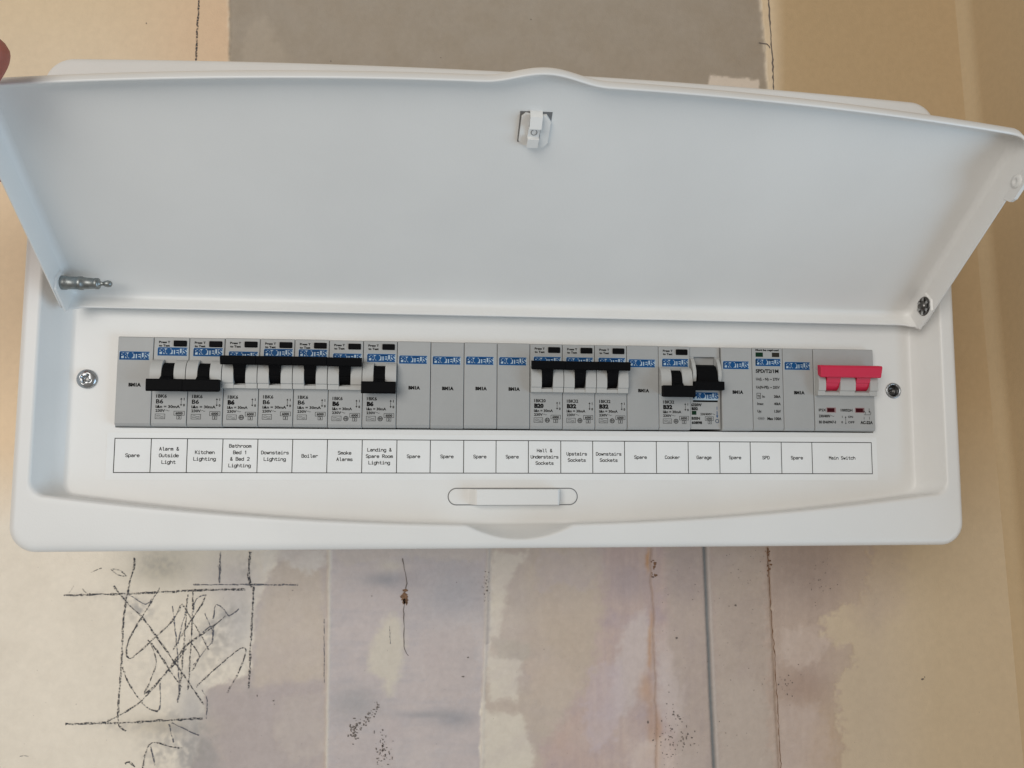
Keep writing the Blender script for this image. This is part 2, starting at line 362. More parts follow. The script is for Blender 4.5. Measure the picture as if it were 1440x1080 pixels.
for cx, cy, rx, ry, a in ((225, 795, 34, 16, .55), (195, 860, 22, 18, .6), (240, 930, 55, 60, .3), (305, 895, 30, 22, .75), (330, 860, 22, 14, .5), (300, 935, 30, 30, .4), (255, 1040, 45, 28, .7), (280, 1062, 22, 22, .7), (222, 1064, 20, 18, .6), (130, 838, 30, 8, .3), (165, 1020, 50, 8, .35), (350, 955, 10, 30, .4), (345, 800, 14, 18, .45)):
    paint(soft_blob(cx, cy, rx, ry)*sm, (166, 160, 154), a*.75)
for x0, y0, x1, y1, a in ((315, 862, 285, 900, .6), (176, 838, 205, 862, .4), (240, 1000, 262, 1080, .5), (290, 990, 262, 1070, .5), (660, 790, 690, 900, .3)):
    for k in range(14):
        t = k/13.; paint(soft_blob(x0+(x1-x0)*t, y0+(y1-y0)*t, 9, 7)*sm, (164, 160, 158), a*.35)
# vertical trowel ridges, joints
def vline(x0, y0, x1, y1, wd, rgb=None, a=1, dh=0, wob=3):
    t = (VV-y0)/(y1-y0); m_ = np.exp(-((UU-(x0+(x1-x0)*t)-wob*n1)/wd)**2)*((t > 0) & (t < 1))*inside
    global H
    if rgb: paint(m_, rgb, a)
    H = H+dh*m_
vline(464, 760, 459, 1100, 2.6, (222, 212, 198), .85, .8); vline(687, 760, 676, 1100, 2.2, (222, 212, 200), .8, .7)
vline(689, 760, 684, 905, 3, (170, 160, 154), .5, 0)
vline(989, 740, 1006, 1120, 2.6, (118, 122, 124), .95, -1.4, 1.2); vline(994, 740, 1011, 1120, 2.2, (204, 196, 190), .6, .4, 1.5)
vline(1078, 740, 1097, 1120, 1.8, (158, 134, 114), .5, -.9); vline(915, 770, 925, 1120, 1.5, (150, 118, 96), .4, -.5, 8)
H += (.10*n2+.18*n1+.08*n4)*(.5+low)
H = np.where(inside, H, 0)
C = np.clip(C+((n2*5+n4*4)*(.55+.9*low))[..., None]*inside[..., None], 5, 250)
ny, nx_ = GX.shape
co = np.stack([GX, WY-H, GZ], -1).reshape(-1, 3)*S
ii = np.arange(ny*nx_).reshape(ny, nx_)
quads = np.stack([ii[:-1, :-1], ii[:-1, 1:], ii[1:, 1:], ii[1:, :-1]], -1).reshape(-1, 4)
me = bpy.data.meshes.new('wall')
me.vertices.add(len(co)); me.vertices.foreach_set('co', co.ravel())
me.loops.add(quads.size); me.loops.foreach_set('vertex_index', quads.ravel())
me.polygons.add(len(quads)); me.polygons.foreach_set('loop_start', np.arange(0, quads.size, 4)); 
me.polygons.foreach_set('use_smooth', np.ones(len(quads), bool)); me.update(calc_edges=True)
ca = me.color_attributes.new('plaster', 'FLOAT_COLOR', 'POINT')
ca.data.foreach_set('color', np.concatenate([lin(C).reshape(-1, 3), np.ones((ny*nx_, 1))], 1).ravel())
def wall_mat(name, attr, rgb=None):
    m = bpy.data.materials.new(name); m.use_nodes = True; nt = m.node_tree; b = nt.nodes['Principled BSDF']
    b.inputs['Roughness'].default_value = 0.8; b.inputs['Specular IOR Level'].default_value = 0.25
    tc = nt.nodes.new('ShaderNodeTexCoord')
    n = nt.nodes.new('ShaderNodeTexNoise'); n.inputs['Scale'].default_value = 260; n.inputs['Detail'].default_value = 6
    mr = nt.nodes.new('ShaderNodeMapRange'); mr.inputs[1].default_value = .3; mr.inputs[2].default_value = .7; mr.inputs[3].default_value = .975; mr.inputs[4].default_value = 1.025
    mx = nt.nodes.new('ShaderNodeMix'); mx.data_type = 'RGBA'; mx.blend_type = 'MULTIPLY'; mx.inputs[0].default_value = 1
    if attr:
        at = nt.nodes.new('ShaderNodeAttribute'); at.attribute_name = attr; nt.links.new(at.outputs['Color'], mx.inputs[6])
    else: mx.inputs[6].default_value = (*rgb, 1)
    n2_ = nt.nodes.new('ShaderNodeTexNoise'); n2_.inputs['Scale'].default_value = 900; n2_.inputs['Detail'].default_value = 4
    bp = nt.nodes.new('ShaderNodeBump'); bp.inputs['Strength'].default_value = .35; bp.inputs['Distance'].default_value = .0004
    L = nt.links.new
    L(tc.outputs['Object'], n.inputs['Vector']); L(tc.outputs['Object'], n2_.inputs['Vector']); L(n.outputs[0], mr.inputs[0]); L(mr.outputs[0], mx.inputs[7])
    L(mx.outputs[2], b.inputs['Base Color']); L(n2_.outputs[0], bp.inputs['Height']); L(bp.outputs[0], b.inputs['Normal'])
    return m
me.materials.append(wall_mat('patched_plaster', 'plaster'))
wall = link('wall', me); wall['kind'] = 'structure'
# the wall that returns toward the room on the right, with a soft filled corner
mb = MB(); ys = [WY+.6, WY-.9, WY-2.6, WY-5.5, WY-9, -110]; xs_ = [CORNER-9, CORNER-5.5, CORNER-2.6, CORNER-.8, CORNER, CORNER]
v = []; 
for y_, x_ in zip(ys, xs_): v += [(x_+.042*800, y_, -800), (x_-.042*900, y_, 900)]      # the old corner leans a little
mb.add(v, [(2*i, 2*i+1, 2*i+3, 2*i+2) for i in range(len(ys)-1)]); mb.f = mb.f
mb.add([(CORNER+33.6, -110, -800), (CORNER-37.8, -110, 900), (CORNER+140, -110, 900), (CORNER+140, -110, -800)], [(0, 1, 2, 3)])
side = link('wall_right', mb.mesh('wall_right', wall_mat('ochre_plaster', None, tuple(lin((198, 176, 142)))), True)); side['kind'] = 'structure'

# pencil and crack marks lie on the wall
def grain_mat(name, rgb, cover, scale):
    m = bpy.data.materials.new(name); m.use_nodes = True; nt = m.node_tree; b = nt.nodes['Principled BSDF']
    b.inputs['Base Color'].default_value = (*rgb, 1); b.inputs['Roughness'].default_value = .8
    tc = nt.nodes.new('ShaderNodeTexCoord'); n = nt.nodes.new('ShaderNodeTexNoise'); n.inputs['Scale'].default_value = scale; n.inputs['Detail'].default_value = 2
    mr = nt.nodes.new('ShaderNodeMapRange'); mr.inputs[1].default_value = .34+cover*.22; mr.inputs[2].default_value = .50+cover*.22
    mr.inputs[3].default_value = 1.0; mr.inputs[4].default_value = .12
    nt.links.new(tc.outputs['Object'], n.inputs['Vector']); nt.links.new(n.outputs[0], mr.inputs[0]); nt.links.new(mr.outputs[0], b.inputs['Alpha'])
    return m
M['pencil'] = grain_mat('pencil_graphite', (0.055, 0.055, 0.062), 0.36, 1000)
M['faint'] = grain_mat('faint_graphite', (0.13, 0.13, 0.15), 0.5, 1000)
M['crack'] = mat('crack_shadow_dirt', (0.17, 0.145, 0.13), .9)
M['rust'] = mat('rusty_stain', (0.21, 0.115, 0.065), .9, vary=.4, vscale=500)
def relief(x, z):
    i = int(np.clip(np.searchsorted(gx, x), 0, len(gx)-1)); j = int(np.clip(np.searchsorted(gz, z), 0, len(gz)-1))
    return H[j, i]
def mark(name, pts, wd, material, jit=0.35, step=2.2, wvar=.5, curve=True):
    """hand drawn line through photo-survey points, as a thin ribbon on the plaster"""
    P = [Vector((*wall_at(*p), 0)) for p in pts]; Q = []
    if curve and len(P) > 2:
        for k in range(len(P)-1):
            p0, p1, p2, p3 = P[max(k-1, 0)], P[k], P[k+1], P[min(k+2, len(P)-1)]
            n = max(2, int((p2-p1).length/step))
            for i in range(n):
                t = i/n; Q.append(.5*((2*p1)+(p2-p0)*t+(2*p0-5*p1+4*p2-p3)*t*t+(3*p1-p0-3*p2+p3)*t**3))
        Q.append(P[-1])
    else:
        for a, b in zip(P[:-1], P[1:]):
            n = max(2, int((b-a).length/step)); Q += [a.lerp(b, i/n) for i in range(n)]
        Q.append(P[-1])
    v, f = [], []
    for k, q in enumerate(Q):
        d = (Q[min(k+1, len(Q)-1)]-Q[max(k-1, 0)]); d = d.normalized() if d.length else Vector((1, 0, 0)); nrm = Vector((-d.y, d.x, 0))
        q = q+nrm*random.uniform(-jit, jit)*.5
        hw = wd/2*(1+random.uniform(-wvar, wvar))
        for s_ in (-1, 1):
            r = q+nrm*hw*s_; v.append((r.x, WY-max(relief(r.x, r.y), relief(q.x, q.y))-.22, r.y))
    f = [(2*i, 2*i+1, 2*i+3, 2*i+2) for i in range(len(Q)-1)]
    o = link(name, mk(name, v, f, material), wall); return o
PEN = [
 ([(90, 837), (200, 834), (300, 829), (345, 829)], .95, 'pencil'), ([(92, 1018), (170, 1016), (285, 1010)], .95, 'pencil'),
 ([(189, 784), (188, 800), (180, 830), (174, 870), (171, 930), (166, 1010), (170, 1022), (177, 1028)], .75, 'pencil'),
 ([(357, 825), (354, 880), (350, 968)], .8, 'pencil'), ([(310, 776), (309, 820)], .8, 'faint'), ([(352, 776), (350, 812), (355, 825)], 1.0, 'pencil'),
 ([(272, 822), (420, 822)], .7, 'faint'), ([(160, 824), (178, 846), (200, 868), (222, 898), (252, 940), (286, 990)], .7, 'pencil'),
 ([(225, 826), (212, 848), (192, 880), (178, 910), (182, 926), (196, 916), (212, 902), (236, 880), (252, 858), (256, 850), (264, 862), (284, 896), (294, 914)], .7, 'pencil'),
 ([(150, 1015), (196, 988), (235, 944), (262, 908), (290, 888), (318, 866)], .75, 'pencil'), ([(172, 938), (182, 962), (205, 994), (222, 1000)], .7, 'pencil'),
 ([(208, 900), (222, 916), (238, 942), (256, 966)], .7, 'pencil'), ([(264, 836), (260, 890), (254, 960), (250, 988)], .65, 'pencil'),
 ([(272, 830), (270, 880), (266, 950), (264, 970)], .6, 'pencil'), ([(276, 966), (310, 934), (338, 912), (346, 914), (338, 940), (320, 974)], .65, 'pencil'),
 ([(290, 836), (284, 850), (264, 880), (250, 902), (243, 914)], .6, 'pencil'), ([(290, 836), (276, 842), (272, 862)], .5, 'faint'),
 ([(300, 870), (304, 850), (316, 858), (322, 866), (336, 856)], .6, 'faint'), ([(212, 905), (220, 930), (210, 960), (203, 975), (216, 966), (232, 948)], .6, 'pencil'),
 ([(225, 960), (226, 990), (222, 1000)], .5, 'faint'), ([(156, 800), (168, 802), (178, 810), (166, 808), (157, 801)], .5, 'pencil'), ([(128, 805), (143, 799)], .4, 'pencil'),
 ([(94, 838), (104, 824)], .35, 'pencil'), ([(116, 828), (124, 836)], .5, 'pencil'), ([(243, 852), (248, 900), (252, 960), (250, 985)], .5, 'faint'),
 ([(203, 1064), (214, 1044), (240, 1050), (256, 1052)], .6, 'pencil'), ([(204, 1062), (200, 1082)], .6, 'pencil'), ([(212, 1050), (218, 1076)], .5, 'faint'),
 ([(176, 1074), (182, 1071), (190, 1078)], .8, 'pencil'), ([(242, 1016), (262, 1026), (280, 1034)], .5, 'faint'), ([(238, 1018), (244, 1044)], .5, 'faint'),
 ([(284, 970), (292, 985), (290, 1010)], .5, 'faint'), ([(266, 900), (280, 922), (270, 944)], .5, 'pencil'), ([(240, 940), (248, 930), (262, 912)], .6, 'pencil'),
 ([(250, 905), (256, 880), (262, 858)], .5, 'faint'), ([(284, 890), (300, 880), (298, 905)], .5, 'faint'), ([(28, 1063), (40, 1063)], .3, 'faint'),
 ([(288, 862), (300, 895), (288, 915), (272, 935)], .5, 'faint'), ([(180, 835), (205, 850), (214, 842)], .4, 'faint')]
for pts, wd, k in PEN: mark('pencil_line', pts, wd*1.25, M[k], jit=.45)
for k, (u, v_) in enumerate(((278, 0), (277, 40), (275, 75))): pass
mark('crack', [(280, -20), (279, 20), (277, 50), (276, 90)], 1.0, M['pencil'], jit=.5)
mark('crack', [(1080, -20), (1083, 40), (1086, 80), (1088, 128)], .9, M['crack'], jit=.7)
mark('crack', [(1068, 59), (1078, 62), (1083, 68)], .6, M['crack'])
mark('crack', [(566, 785), (571, 810), (572, 825), (566, 840)], .5, M['crack'], jit=.9)
mark('crack', [(568, 850), (568, 880), (569, 912), (574, 922)], .4, M['crack'], jit=.6)
mark('crack', [(1079, 770), (1084, 860), (1090, 940), (1098, 1090)], .4, M['rust'], jit=.8)
mark('crack', [(456, 870), (456, 960)], .35, M['faint'], jit=.4)
mark('crack', [(548, 880), (549, 905)], .3, M['faint'], jit=.4)
def blot(mb, u, v_, r):
    x, z = wall_at(u, v_); n = random.randint(6, 9); ph = random.random()*6; el = random.uniform(.5, 1.6)
    pts = [(x+r*el*random.uniform(.5, 1.2)*math.cos(ph+k*6.283/n), WY-relief(x, z)-.28, z+r/el*random.uniform(.5, 1.2)*math.sin(ph+k*6.283/n)) for k in range(n)]
    mb.add(pts, [tuple(range(n))])
pits = MB()
for k in range(24): blot(pits, random.gauss(1042, 22), random.gauss(790, 20), random.uniform(.12, .45))
for k in range(34): blot(pits, random.uniform(1010, 1075), random.uniform(780, 1070), random.uniform(.1, .4))
for k in range(50): blot(pits, random.gauss(945, 10), random.gauss(1035, 22), random.uniform(.1, .5))
for k in range(36): blot(pits, random.uniform(930, 1000), random.uniform(780, 1070), random.uniform(.1, .35))
for k in range(22): blot(pits, random.gauss(1110, 12), random.gauss(960, 14), random.uniform(.15, .6))
for k in range(26): blot(pits, random.gauss(1155, 10), random.gauss(815, 16), random.uniform(.1, .45))
for k in range(70): t_ = random.random(); blot(pits, 494+random.gauss(0, 3)+t_*42, 1034-t_*46+random.gauss(0, 4), random.uniform(.1, .7))
for k in range(30): blot(pits, random.gauss(498, 4), random.gauss(1028, 7), random.uniform(.2, .8))
for k in range(70): blot(pits, random.gauss(538, 6), random.gauss(1056, 14), random.uniform(.1, .65))
for k in range(40): blot(pits, random.gauss(950, 16), random.gauss(1030, 20), random.uniform(.2, .8))
for k in range(30): blot(pits, random.gauss(684, 2.5), random.uniform(800, 850), random.uniform(.1, .5))
for u, v_, r in ((658, 924, .6), (651, 951, .7), (642, 819, .35), (523, 838, .3), (1297, 955, .9), (1300, 952, .5), (1406, 90, .4), (1397, 138, .6), (206, 33, .45), (412, 830, .4), (386, 990, .3), (685, 830, .6), (684, 815, .4), (1034, 851, .8), (951, 897, .9), (500, 1034, .8), (1177, 822, .4), (362, 978, .4), (385, 985, .5), (765, 913, .3), (620, 80, .4), (465, 85, .5), (747, 26, .5)):
    blot(pits, u, v_, r)
for k in range(160): blot(pits, random.uniform(20, 1400), random.uniform(785, 1075), random.uniform(.06, .2))
o = link('pitting', pits.mesh('pitting', M['crack']), wall); o['kind'] = 'stuff'
rs = MB()
for k in range(30): blot(rs, random.gauss(569, 3), random.gauss(842, 4), random.uniform(.5, 1.6))
for k in range(16): blot(rs, random.gauss(919, 2), random.uniform(785, 812), random.uniform(.4, 1.2))
for k in range(18): blot(rs, random.gauss(1080, 1.6), random.uniform(772, 812), random.uniform(.4, 1.1))
link('rust_stain', rs.mesh('rust_stain', M['rust']), wall)

# ================================================================== THE CONSUMER UNIT
unit = thing('consumer_unit', 'white metal consumer unit on the wall with its lid held open', 'consumer unit', (0, WY, -86))
def upart(name, me, parent=None):
    o = link(name, me, parent or unit)
    o.location = -wloc(parent or unit); return o
FRONT, FLOOR = -12.0, 4.0
def fy(z):
    t = min(1, max(0, (z-70)/112)); return FRONT+9*t*t*(3-2*t)
def oring(a, dy):
    P, _ = outline(250-a, -86+a, 171.3-a, max(2, 13-a), max(2, 15-a), arch=6.5)
    return [(x, fy(z)+dy, z) for x, z in P]
def rring(a, bow=16.5, notch=6.9, zb=-57.0, xa=0):
    return outline(240-a-xa, zb+a*.9, 62-a, 8, 8, bow=bow, notch=notch)[0]
rings = []
P0 = outline(250, -86, 171.3, 13, 15, arch=6.5)[0]
rings.append([(x, WY-.3, z) for x, z in P0]); rings.append([(x, 30, z) for x, z in P0])
R_ = 3.6
for k in range(7):
    a = math.pi/2*k/6; rings.append(oring(R_*(1-math.cos(a)), R_*(1-math.sin(a))))
outer_in = rings[-1]
rim = [(x, FRONT, z) for x, z in rring(-1.8)]
for k in range(1, 9):
    t = k/9; r = []
    for (x0, y0, z0), (x1, y1, z1) in zip(outer_in, rim):
        x, z = x0+(x1-x0)*t, z0+(z1-z0)*t; r.append((x, fy(z), z))
    rings.append(r)
rings.append([(x, fy(z), z) for x, y, z in rim])
for k in range(1, 5):                                               # rolled rim
    a = math.pi/2*k/5; rings.append([(x, fy(z)+2.0*(1-math.cos(a)), z) for x, z in rring(-1.8+1.8*math.sin(a))])
# sloping recess wall: wide at the sides, steep below, scooped finger notch in the middle
A = rring(0)
B = outline(232.8, -58.4, 53, 7, 7, bow=16.5)[0]
for t in (.12, .35, .6, .8):
    rings.append([(x0+(x1-x0)*t, FRONT+2+(FLOOR-FRONT-2)*t*.98, z0+(z1-z0)*t) for (x0, z0), (x1, z1) in zip(A, B)])
B2 = outline(231.6, -58.0, 52, 6, 6, bow=16.5)[0]
B3 = outline(229.4, -56.8, 50, 5, 5, bow=16.5)[0]
rings.append([(x0*.5+x1*.5, FLOOR-.9, z0*.5+z1*.5) for (x0, z0), (x1, z1) in zip(B, B2)])
rings.append([(x, FLOOR-.25, z) for x, z in B2]); rings.append([(x, FLOOR, z) for x, z in B3])
OX, OZ0, OZ1 = 207.9, -24.0, 23.75
hole = [(-OX, FLOOR, OZ0), (OX, FLOOR, OZ0), (OX, FLOOR, OZ1), (-OX, FLOOR, OZ1)]
round_hole = [(220.9+4.1*math.cos(2*math.pi*k/30), FLOOR, .4+4.1*math.sin(2*math.pi*k/30)) for k in range(30)]
bm = loft(rings, hole=[hole, round_hole])
hv = [bm.verts.new((x, y+8, z)) for x, y, z in hole]                  # turned-in edge of the cut-out
hf = [bm.verts.new(h) for h in hole]
for i in range(4): bm.faces.new((hf[i], hf[(i+1) % 4], hv[(i+1) % 4], hv[i]))
casing = upart('casing', bm_mesh(bm, 'casing', M['coat']))
mb = MB(); mb.box(-OX-8, OX+8, 62, 64, OZ0-14, OZ1+14)
upart('cavity_shade_plate', mb.mesh('cavity_shade_plate', M['void']))  # near-black sheet: darkness inside the casing put into its colour
mb = MB(); mb.box(-OX-4, OX+4, 44.6, 46, -17.5, 17.5); mb.box(-200, -190, 46.2, 61.8, -10, 10); mb.box(190, 200, 46.2, 61.8, -10, 10)
upart('din_rail', mb.mesh('din_rail', M['steel']))

# ---- lid : (x, s, n) -> world. s runs from the hinge to the free edge, n out of the inner face
TH = math.radians(52.74); LY, LZ = 7.39, 39.0
def lid_pt(x, s, n): return (x, LY-math.sin(TH)*s-math.cos(TH)*n, LZ+math.cos(TH)*s-math.sin(TH)*n)
def lout(o): return outline(229.6+o, 9.0-o, 125.0+o, 5+max(o, -3), 7+max(o, -3), arch=13.2, bump=4.4)
_, ltag = lout(0)
hmap = {'b': 8.5, 'r': 15.0, 't': 6.0, 'l': 15.0}
hs = [hmap.get(t, None) for t in ltag]
for name, a, b in (('br', 'b', 'r'), ('tr', 'r', 't'), ('tl', 't', 'l'), ('bl', 'l', 'b')):
    ids = [i for i, t in enumerate(ltag) if t == name]
    for k, i in enumerate(ids): hs[i] = hmap[a]+(hmap[b]-hmap[a])*(k+1)/(len(ids)+1)
def smooth_h(h, it):
    h = np.array(h, float)
    for _ in range(it): h = (np.roll(h, 1)+2*h+np.roll(h, -1))/4
    return h
hs = smooth_h(hs, 5)
def lring(o, n=None, top=None):
    P, _ = lout(o); return [lid_pt(x, s, n if n is not None else hs[i]+top) for i, (x, s) in enumerate(P)]
rings = [lring(-3.5, 0), lring(-2.2, .25), lring(-1.0, .9), lring(-.3, 2.0), lring(0, 3.2), lring(0, None, -.5), lring(.15, None, -.12), lring(.5, None, 0),
         lring(.9, None, -.1), lring(1.15, None, -.5), lring(1.2, 2.0), lring(.9, .3), lring(.2, -.8), lring(-1, -1.2), lring(-3.5, -1.3)]
bm = loft(rings, fill_first=True, fill_last=True)
lid = upart('lid', bm_mesh(bm, 'lid', M['coat']))
lid['label'] = 'lid swung up and open, its pale inner face turned to the viewer'
def lpart(name, mb_, mats, smooth=False):
    """mb_ holds (x, s, n) triples"""
    me_ = mk(name, [lid_pt(*p) for p in mb_.v], mb_.f, mats, smooth, mb_.i); return upart(name, me_, lid)
# clip in the middle of the free edge
mb = MB()
def slab(mb_, pts, n0, n1, mi=0):
    k = len(pts); v_ = [(x, s, n0) for x, s in pts]+[(x, s, n1) for x, s in pts]
    mb_.add(v_, [tuple(range(k, 2*k))]+[(i, (i+1) % k, k+(i+1) % k, k+i) for i in range(k)], mi)
slab(mb, [(-6.8, 108.4), (7.2, 107.8), (7.7, 123.4), (-6.6, 123.2)], .05, .2, 1)  # grey slab paints the shade of the recess round the clip
slab(mb, [(-6.3, 109.6), (-3.9, 107.6), (-2.2, 107.6), (-2.2, 122.6), (-4.2, 122.9), (-5.9, 121.2)], .2, 1.7)
slab(mb, [(2.8, 107.3), (4.6, 106.8), (7.0, 109), (7.3, 119.5), (5.2, 122.4), (3.3, 122.4)], .2, 1.7)
lpart('clip_plate', mb, [M['coat'], M['greyink_shade']])
mb = MB(); X0, X1 = -2.3, 3.2
prof = [(123.6, .4), (122.6, 3.8), (117.8, 5.6), (117.2, 3.3), (112.6, 2.7), (112.2, 4.6), (107.8, 4.0), (107.2, .8)]
tk = .8
for (s0, n0), (s1, n1) in zip(prof[:-1], prof[1:]):
    q0 = X0-.5*(123-s0)/16; q1 = X0-.5*(123-s1)/16; w0 = X1-1.0*(123-s0)/16; w1 = X1-1.0*(123-s1)/16
    v_ = [(q0, s0, n0), (w0, s0, n0), (w1, s1, n1), (q1, s1, n1), (q0, s0, n0-tk), (w0, s0, n0-tk), (w1, s1, n1-tk), (q1, s1, n1-tk)]
    mb.add(v_, [(0, 1, 2, 3), (7, 6, 5, 4), (0, 4, 5, 1), (1, 5, 6, 2), (2, 6, 7, 3), (3, 7, 4, 0)])
strap = lpart('clip_strap', mb, M['coat'])
mb = MB(); n = 20
for k in range(n):
    a, b = 2*math.pi*k/n, 2*math.pi*(k+1)/n
    mb.add([(.1+r*math.cos(t), 114.9+r*math.sin(t), 3.15+.0*r) for r in (1.15, 1.45) for t in (a, b)], [(0, 1, 3, 2)])
lpart('clip_dimple_shade', mb, M['greyink_shade'])  # flat grey ring, painted shade of the embossed circle
# hinge pin on the left
def lid_lathe(prof, x0, s0, n0, sign=1, seg=26):
    v_, f_ = lathe(prof, seg, 'x'); mb_ = MB(); mb_.add([(x0+sign*p[0], s0+p[1], n0+p[2]) for p in v_], f_); return mb_
mbp = lid_lathe([(0, 0.5), (0, 3.1), (.6, 3.5), (3.0, 3.5), (3.4, 3.2), (8.6, 3.15), (8.8, 3.4), (10.6, 3.4), (10.8, 3.05), (16.4, 2.6), (16.6, 2.8), (18.2, 2.8), (18.6, 2.2), (18.8, 1.2), (20.0, 1.0), (21.0, 1.1), (21.3, 1.5), (22.6, 1.75), (24.0, 1.5), (24.6, .7), (24.7, 0.01)], -229.4, 24.0, 7.6)
lpart('hinge_pin', mbp, M['dullsteel'], True)
mbp = lid_lathe([(0, 0), (0, 5.4), (.5, 5.6), (1.2, 5.2), (1.4, 4.4), (1.1, 3.6), (1.2, 2.7), (2.4, 2.3), (3.2, 1.4), (3.4, 0.01)], 229.5, 22.8, 8.2, -1)
pin2 = lpart('hinge_rivet', mbp, M['darksteel'], True)
mb = MB()
for k in range(6):
    a = math.radians(60*k+15)
    c, s_ = math.cos(a), math.sin(a); t0, t1 = (-s_, c), None
    q = [(2.9, -.75), (4.9, -.95), (4.9, .95), (2.9, .75)]
    mb.add([(229.5-1.75, 22.8+r*c-t*s_, 8.2+r*s_+t*c) for r, t in q], [(0, 1, 2, 3)])
lpart('rivet_tooth', mb, M['steel'])
# lug with a dimple near the free right corner, and the hinge boss squares
for sx in (1, -1):
    mb = MB(); x0, x1 = (229.5, 231.0) if sx > 0 else (-231.0, -229.5)
    pr = [(97, 13.5), (98.5, 18.2), (101, 19.6), (112, 19.6), (115, 18.2), (117.5, 13.5)]
    v_ = [(x0-.02, s, n_) for s, n_ in pr]+[(x1+.25*sx, s, n_) for s, n_ in pr]; k = len(pr)
    mb.add(v_, [tuple(range(k)), tuple(range(2*k-1, k-1, -1))]+[(i, k+i, k+(i+1) % k, (i+1) % k) for i in range(k)])
    lug = lpart('lug', mb, M['coat'])
    bx = x0-.02 if sx > 0 else x1+.02
    mbq = lid_lathe([(0, 3.4), (.5, 3.0), (.8, 1.9), (.75, 1.3), (.3, .9), (.25, .01)], bx, 107.5, 14.6, -sx, 20)
    lpart('lug_dimple', mbq, M['coat'], True)
    mb = MB(); q = [(9.5, 3), (19, 2.4), (28.5, 3), (29.5, 10), (26, 14.9), (11, 14.9), (8.4, 11)]
    xa, xb = (229.55, 228.7) if sx > 0 else (-229.55, -228.7); k = len(q)
    mb.add([(xa, s, n_) for s, n_ in q]+[(xb, 19+(s-19)*.93, 9+(n_-9)*.93) for s, n_ in q], [tuple(range(k, 2*k))]+[(i, k+i, k+(i+1) % k, (i+1) % k) for i in range(k)])
    lpart('hinge_boss', mb, M['coat'])

# ---- cover screws
def screw_mesh(R0, dome, slot=True):
    v_, f_ = [], []; nr, na = 22, 56
    for i in range(nr+1):
        r = R0*i/nr
        for k in range(na):
            a = 2*math.pi*k/na; x, z = r*math.cos(a), r*math.sin(a)
            y = -dome*math.sqrt(max(0, 1-(r/R0*.97)**2))-.5
            if slot:
                for aa, hw, L in ((0, .62, 2.9), (math.pi/2, .62, 2.9), (math.pi/4, .2, 2.2), (-math.pi/4, .2, 2.2)):
                    p = x*math.cos(aa)+z*math.sin(aa); q = -x*math.sin(aa)+z*math.cos(aa)
                    k1 = max(0, min(1, (hw-abs(q))/.3+.5))*max(0, min(1, (L-abs(p))/.8+.2)); y += k1*(2.5 if hw > .3 else .6)*max(.25, 1-abs(p)/3.4)
            v_.append((x, y, z))
    for k in range(na): v_.append((R0*math.cos(2*math.pi*k/na), .6, R0*math.sin(2*math.pi*k/na)))
    for i in range(nr+1):
        for k in range(na):
            j = (k+1) % na; f_.append((i*na+k, i*na+j, (i+1)*na+j, (i+1)*na+k))
    return mk('screw', v_, f_, M['steel'], True)
sme = screw_mesh(5.0, 2.1)
s1 = link('cover_screw', sme, unit, (-222.9, FLOOR-.1-WY, 1.1+86)); s1.rotation_euler = (0, math.radians(28), 0)
s1['label'] = 'bright crosshead screw left of the breaker row'
v_, f_ = lathe([(.3, 4.7), (-.5, 4.5), (-.7, 4.0), (-.5, 3.5), (.6, 3.3), (5, 3.2), (5.0, .01)], 30)
g = link('screw_socket', mk('screw_socket', v_, f_, M['steel'], True), unit, (220.9, FLOOR-.1-WY, .4+86))
g['label'] = 'sunken screw hole right of the main switch'
v_, f_ = lathe([(4.9, 3.05), (2.6, 3.0), (2.1, 2.4), (1.9, 1.2), (2.6, .9), (3.2, .01)], 24)
link('sunken_screw', mk('sunken_screw', v_, f_, M['darksteel'], True), g, (0, 0, 0))

# ---- lid catch below the label strip
mb = MB()
def stadium(x0, x1, z0, z1, n=14):
    r = (z1-z0)/2; cz = (z0+z1)/2; P = []
    for k in range(n+1): a = -math.pi/2+math.pi*k/n; P.append((x1-r+r*math.cos(a), cz+r*math.sin(a)))
    for k in range(n+1): a = math.pi/2+math.pi*k/n; P.append((x0+r+r*math.cos(a), cz+r*math.sin(a)))
    return P
st, st2 = stadium(-35, 36, -64.6, -55.2), stadium(-34.5, 35.5, -64.1, -55.7)
k = len(st)
mb.add([(x, FLOOR-.04, z) for x, z in st], [tuple(range(k))], 1)
mb.add([(x, FLOOR-.02, z) for x, z in st2]+[(x, FLOOR-.35, z) for x, z in stadium(-34.3, 35.3, -63.9, -55.9)], [tuple(range(k, 2*k))]+[(i, (i+1) % k, k+(i+1) % k, k+i) for i in range(k)], 0)
catch = upart('lid_catch', mb.mesh('lid_catch', [M['coat'], M['greyink_shade']]))
prof = [(-23.5, .3), (-20.6, 5.6), (-19.6, 6.2), (24.0, 6.2), (24.7, 5.7), (26.2, .3)]
mb = MB(); n = len(prof)
v_ = [(x, FLOOR-d, -64.0) for x, d in prof]+[(x, FLOOR-d, -55.8) for x, d in prof]
mb.add(v_, [(i, i+1, n+i+1, n+i) for i in range(n-1)]+[tuple(range(n))[::-1], tuple(range(n, 2*n))])
upart('catch_bar', mb.mesh('catch_bar', M['coat']), catch)

